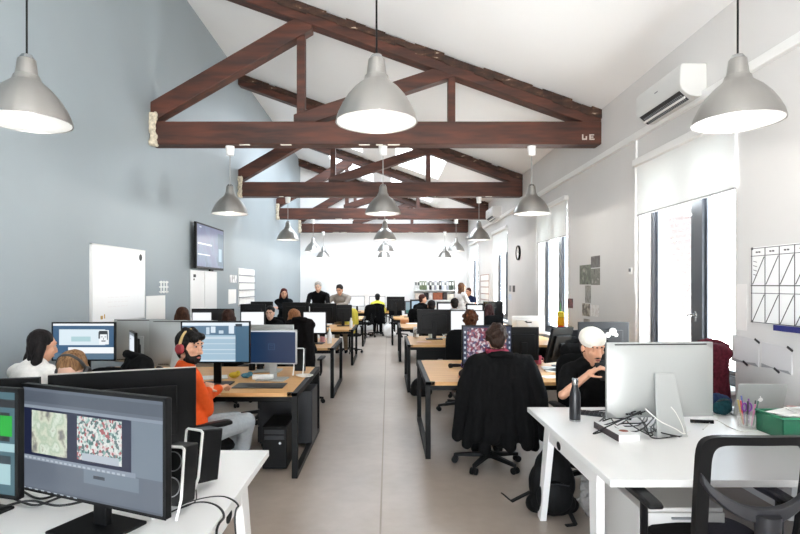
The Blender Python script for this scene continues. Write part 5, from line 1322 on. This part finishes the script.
# second oak desk on the window side
t = thing('jar', 'white printed jar at aisle end of oak desk before the dark monitor back', 'jar', on(416, 337)); MB().lathe([(.045, 0), (.05, .004), (.05, .15), (.046, .155), (.003, .155)], n=24).build('jar_body', print_mat('jar_print', [(232, 228, 222), (80, 78, 78), (236, 234, 230), (200, 196, 190)], 14), t); MB().lathe([(.047, .155), (.047, .175), (.003, .175)], n=24).build('jar_lid', WHITE, t)
bottle('clear white bottle on oak desk before the dark monitor back', on(430.5, 338), .036, .19, mat('milky_plastic', (222, 224, 214), .3), WHITE)
t = thing('desk_lamp', 'white bent desk lamp beside the dark monitor back', 'lamp', on(444, 338)); MB().lathe([(.06, 0), (.06, .012), (.02, .02), (.003, .02)], n=24).build('lamp_base', WHITE, t); MB().tube([(0, 0, .015), (-.06, 0, .16), (-.02, 0, .2)], .008, 8).build('lamp_arm', WHITE, t); MB().tube([(-.06, 0, .17), (0, 0, .12), (.08, 0, .05)], .008, 8).build('lamp_arm', WHITE, t); MB().lathe([(.02, .05), (.05, 0), (.047, 0), (.017, .048)], n=20, closed=True).build('lamp_shade', WHITE, t).location = (.05, 0, .05)
flat('paper_sheet', 'pale pink paper on oak desk before the printed jar', 'paper', 424, 342, .24, .16, .004, mat('pink_paper', (226, 190, 178), .7))
for i, (x, nm, col) in enumerate(((452, 'white', (220, 218, 214)), (457, 'brown', (120, 90, 70)))):
    t = thing('cup', '%s small cup beside the white desk lamp' % nm, 'cup', on(x, 340 - i)); MB().lathe([(.03, 0), (.034, .003), (.038, .09), (.034, .09), (.03, .008), (.003, .006)], n=18).build('cup_body', mat('cup_%s' % nm, col, .4), t); MB().lathe([(.003, .075), (.034, .075)], n=18).build('drink', mat('milky_tea', (170, 130, 100), .3), t)
t = thing('bag', 'black bag on floor under the oak desk with white lamp', 'bag', (.50, 8.25, 0))
b = MB(); b.ell((0, 0, .14), .16, .11, .15); b.cap((-.1, 0, .07), .07, (.1, 0, .07), .07); solid('bag_body', b, MATS['black_nylon'], t, .012, 2, wrinkle=.008); MB().tube([(-.06, 0, .26), (-.03, 0, .34), (.04, 0, .34), (.07, 0, .25)], .01, 8).build('bag_handle', BLACKM, t)
# colourful bag hanging in the second window
t = thing('bag', 'yellow orange and green bag hanging in the second window', 'bag', (2.86, 9.12, 1.02), R(80))
for z0, z1, w0, w1, col in ((-.12, -.02, .2, .23, (196, 60, 40)), (-.02, .12, .23, .22, (232, 166, 30)), (.12, .21, .22, .17, (228, 204, 70))):
    b = MB(); b.hexa([(-w0 / 2, -.05, z0), (w0 / 2, -.05, z0), (w0 / 2, .05, z0), (-w0 / 2, .05, z0), (-w1 / 2, -.045, z1), (w1 / 2, -.045, z1), (w1 / 2, .045, z1), (-w1 / 2, .045, z1)]); b.build('bag_panel', cloth('panel_%d_%d_%d' % col, col), t, .015)
MB().tube([(-.04, 0, .2), (0, 0, .34), (.05, 0, .2)], .008, 8).build('bag_strap', mat('green_strap', (60, 130, 80), .6), t)
# third oak desk: box, papers
t = thing('wooden_box', 'small orange brown box at aisle end of the third oak desk', 'box', on(404.5, 323.5)); MB().bb(-.10, .10, -.09, .09, 0, .09).build('box_body', mat('orange_wood', (196, 134, 82), .5), t, .003); MB().bb(-.102, .102, -.092, .092, .075, .1).build('box_lid', mat('orange_wood', (196, 134, 82), .5), t, .003)
flat('paper_stack', 'white papers beside the orange brown box', 'paper', 412, 324, .26, .2, .02, PAPER, 10)
t = thing('tote_bag', 'white bag on floor beside the person in yellow', 'bag', (.02, 17.4, 0)); b = MB(); b.ell((0, 0, .22), .17, .12, .22); b.ell((.05, 0, .12), .18, .13, .12); solid('bag_body', b, cloth('white_cloth', (232, 230, 228), .05), t, .014, 2, wrinkle=.012); MB().tube([(-.06, 0, .4), (0, 0, .55), (.07, 0, .4)], .01, 8).build('bag_handle', MATS['white_cloth'], t)
t = thing('basket', 'small yellowish basket on the desk beside the person in yellow', 'basket', (.02, 18.95, DESK)); MB().lathe([(.1, 0), (.14, .12), (.13, .12), (.095, .01), (.003, .01)], n=20).build('basket_wall', mat('straw', (206, 176, 100), .7, var=.3, scale=30), t); MB().tube([(-.13, 0, .11), (0, 0, .22), (.13, 0, .11)], .008, 8).build('basket_handle', MATS['straw'], t)

# ================================================================== BINDER SHELF AT THE END WALL
x0, x1, yb = .93, 2.48, 20.12
t = thing('bookshelf', 'white open bookshelf with binders against the end wall', 'bookshelf', ((x0 + x1) / 2, yb, 0)); W = (x1 - x0) / 2
MB().bb(-W, -W + .03, -.17, .17, 0, 1.86).build('side_panel', WHITE, t, .003); MB().bb(W - .03, W, -.17, .17, 0, 1.86).build('side_panel', WHITE, t, .003)
for z in (.04, .62, 1.10, 1.46): MB().bb(-W + .03, W - .03, -.17, .17, z, z + .03).build('shelf_board', WHITE, t, .002)
MB().bb(-W, W, .155, .17, 0, 1.86).build('back_panel', WHITE, t)
rnd = random.Random(2); BC = [((236, 236, 234), 'white'), ((120, 134, 100), 'olive green'), ((30, 30, 32), 'black'), ((150, 150, 160), 'grey'), ((60, 74, 60), 'dark green'), ((180, 184, 196), 'pale blue')]
seq = [0, 0, 1, 1, 1, 0, 2, 0, 3, 0, 2, 5, 0, 3, 4, 4]
x = -W + .05; cnt = {}; ORD = ('first', 'second', 'third', 'fourth', 'fifth', 'sixth')
for s in seq:
    col, nm = BC[s]; k = cnt.get(nm, 0); cnt[nm] = k + 1
    o = thing('binder', '%s %s binder from the aisle on the top row of the bookshelf' % (ORD[k], nm), 'binder', ((x0 + x1) / 2 + x + .035, yb - .02, 1.49), 0, 'binders on the top shelf')
    MB().bb(-.035, .035, -.13, .13, 0, .32).build('binder_cover', mat('binder_%s' % nm.replace(' ', '_'), col, .5), o, .004)
    MB().bb(-.024, .024, -.132, -.13, .17, .28).build('spine_label', PAPER if s else mat('dark_label', (70, 70, 74), .6), o)
    x += .0885
x = -W + .06
for i, (w, h, col, nm) in enumerate(((.3, .22, (222, 208, 196), 'cream'), (.16, .26, (40, 34, 34), 'black'), (.13, .24, (224, 216, 210), 'white'), (.34, .26, (150, 84, 56), 'rust brown'), (.14, .27, (52, 40, 36), 'dark brown'), (.24, .2, (206, 196, 180), 'beige'))):
    o = thing('archive_box', '%s box on the second row of the bookshelf' % nm, 'box', ((x0 + x1) / 2 + x + w / 2, yb - .02, 1.13), 0, 'boxes on the second shelf')
    MB().bb(-w / 2, w / 2, -.13, .13, 0, h).build('box_body', mat('box_%s' % nm.replace(' ', '_'), col, .7, var=.2, scale=12), o, .004); MB().bb(-w / 2 - .004, w / 2 + .004, -.134, .134, h - .04, h + .004).build('box_lid', MATS['box_%s' % nm.replace(' ', '_')], o, .003)
    x += w + .02

# ================================================================== LIGHT, CAMERA
w = bpy.data.worlds.new('daylight'); bpy.context.scene.world = w; w.use_nodes = True
bg = w.node_tree.nodes['Background']; bg.inputs[1].default_value = SKY
nt = w.node_tree; tc = nt.nodes.new('ShaderNodeTexCoord'); sx = nt.nodes.new('ShaderNodeSeparateXYZ'); cr = nt.nodes.new('ShaderNodeValToRGB'); ma = nt.nodes.new('ShaderNodeMath'); ma.operation = 'MULTIPLY_ADD'; ma.inputs[1].default_value = .5; ma.inputs[2].default_value = .5
cr.color_ramp.elements[0].position = .47; cr.color_ramp.elements[0].color = (1.0, .985, .965, 1); cr.color_ramp.elements[1].position = .52; cr.color_ramp.elements[1].color = (.38, .42, .46, 1)     # brighter lower half added to throw light up at the ceiling, sky above
nt.links.new(tc.outputs['Generated'], sx.inputs[0]); nt.links.new(sx.outputs[2], ma.inputs[0]); nt.links.new(ma.outputs[0], cr.inputs[0]); nt.links.new(cr.outputs[0], bg.inputs[0])
def portal(loc, rot, sx, sy):
    l = bpy.data.lights.new('daylight_portal', 'AREA'); l.shape = 'RECTANGLE'; l.size = sx; l.size_y = sy; l.cycles.is_portal = True
    o = bpy.data.objects.new('daylight_portal', l); C.objects.link(o); o.location = loc; o.rotation_euler = rot
for a, d in WIN: portal((XR + TH, (a + d) / 2, (SILL + HEAD) / 2), (0, R(90), 0), HEAD - SILL, d - a)
for (y0, y1, xs) in ROOF:
    for a, d in xs: portal(((a + d) / 2, (y0 + y1) / 2, ceil_z((a + d) / 2) + .16), (0, math.atan(.358), 0), (d - a) * 1.06, y1 - y0)
portal((-.2, YB - .26, 1.15), (R(90), 0, 0), 5.4, 2.3)
sc = bpy.context.scene
cd = bpy.data.cameras.new('camera'); cd.sensor_width = 36; cd.lens = F / 800 * 36; cd.shift_x = (400 - VX) / 800; cd.shift_y = (VY - 267) / 800; cd.clip_start = .05
co = bpy.data.objects.new('camera', cd); C.objects.link(co); co.location = (0, 0, EYE); co.rotation_euler = (R(90), 0, 0); sc.camera = co
sc.view_settings.view_transform = 'Standard'; sc.view_settings.look = 'None'; sc.view_settings.gamma = 1; sc.view_settings.use_curve_mapping = False
sc.view_settings.exposure = EXPO
try:
    sc.cycles.use_denoising = True; sc.cycles.max_bounces = 10; sc.cycles.diffuse_bounces = 6; sc.cycles.transparent_max_bounces = 12; sc.cycles.sample_clamp_indirect = 8
except Exception: pass
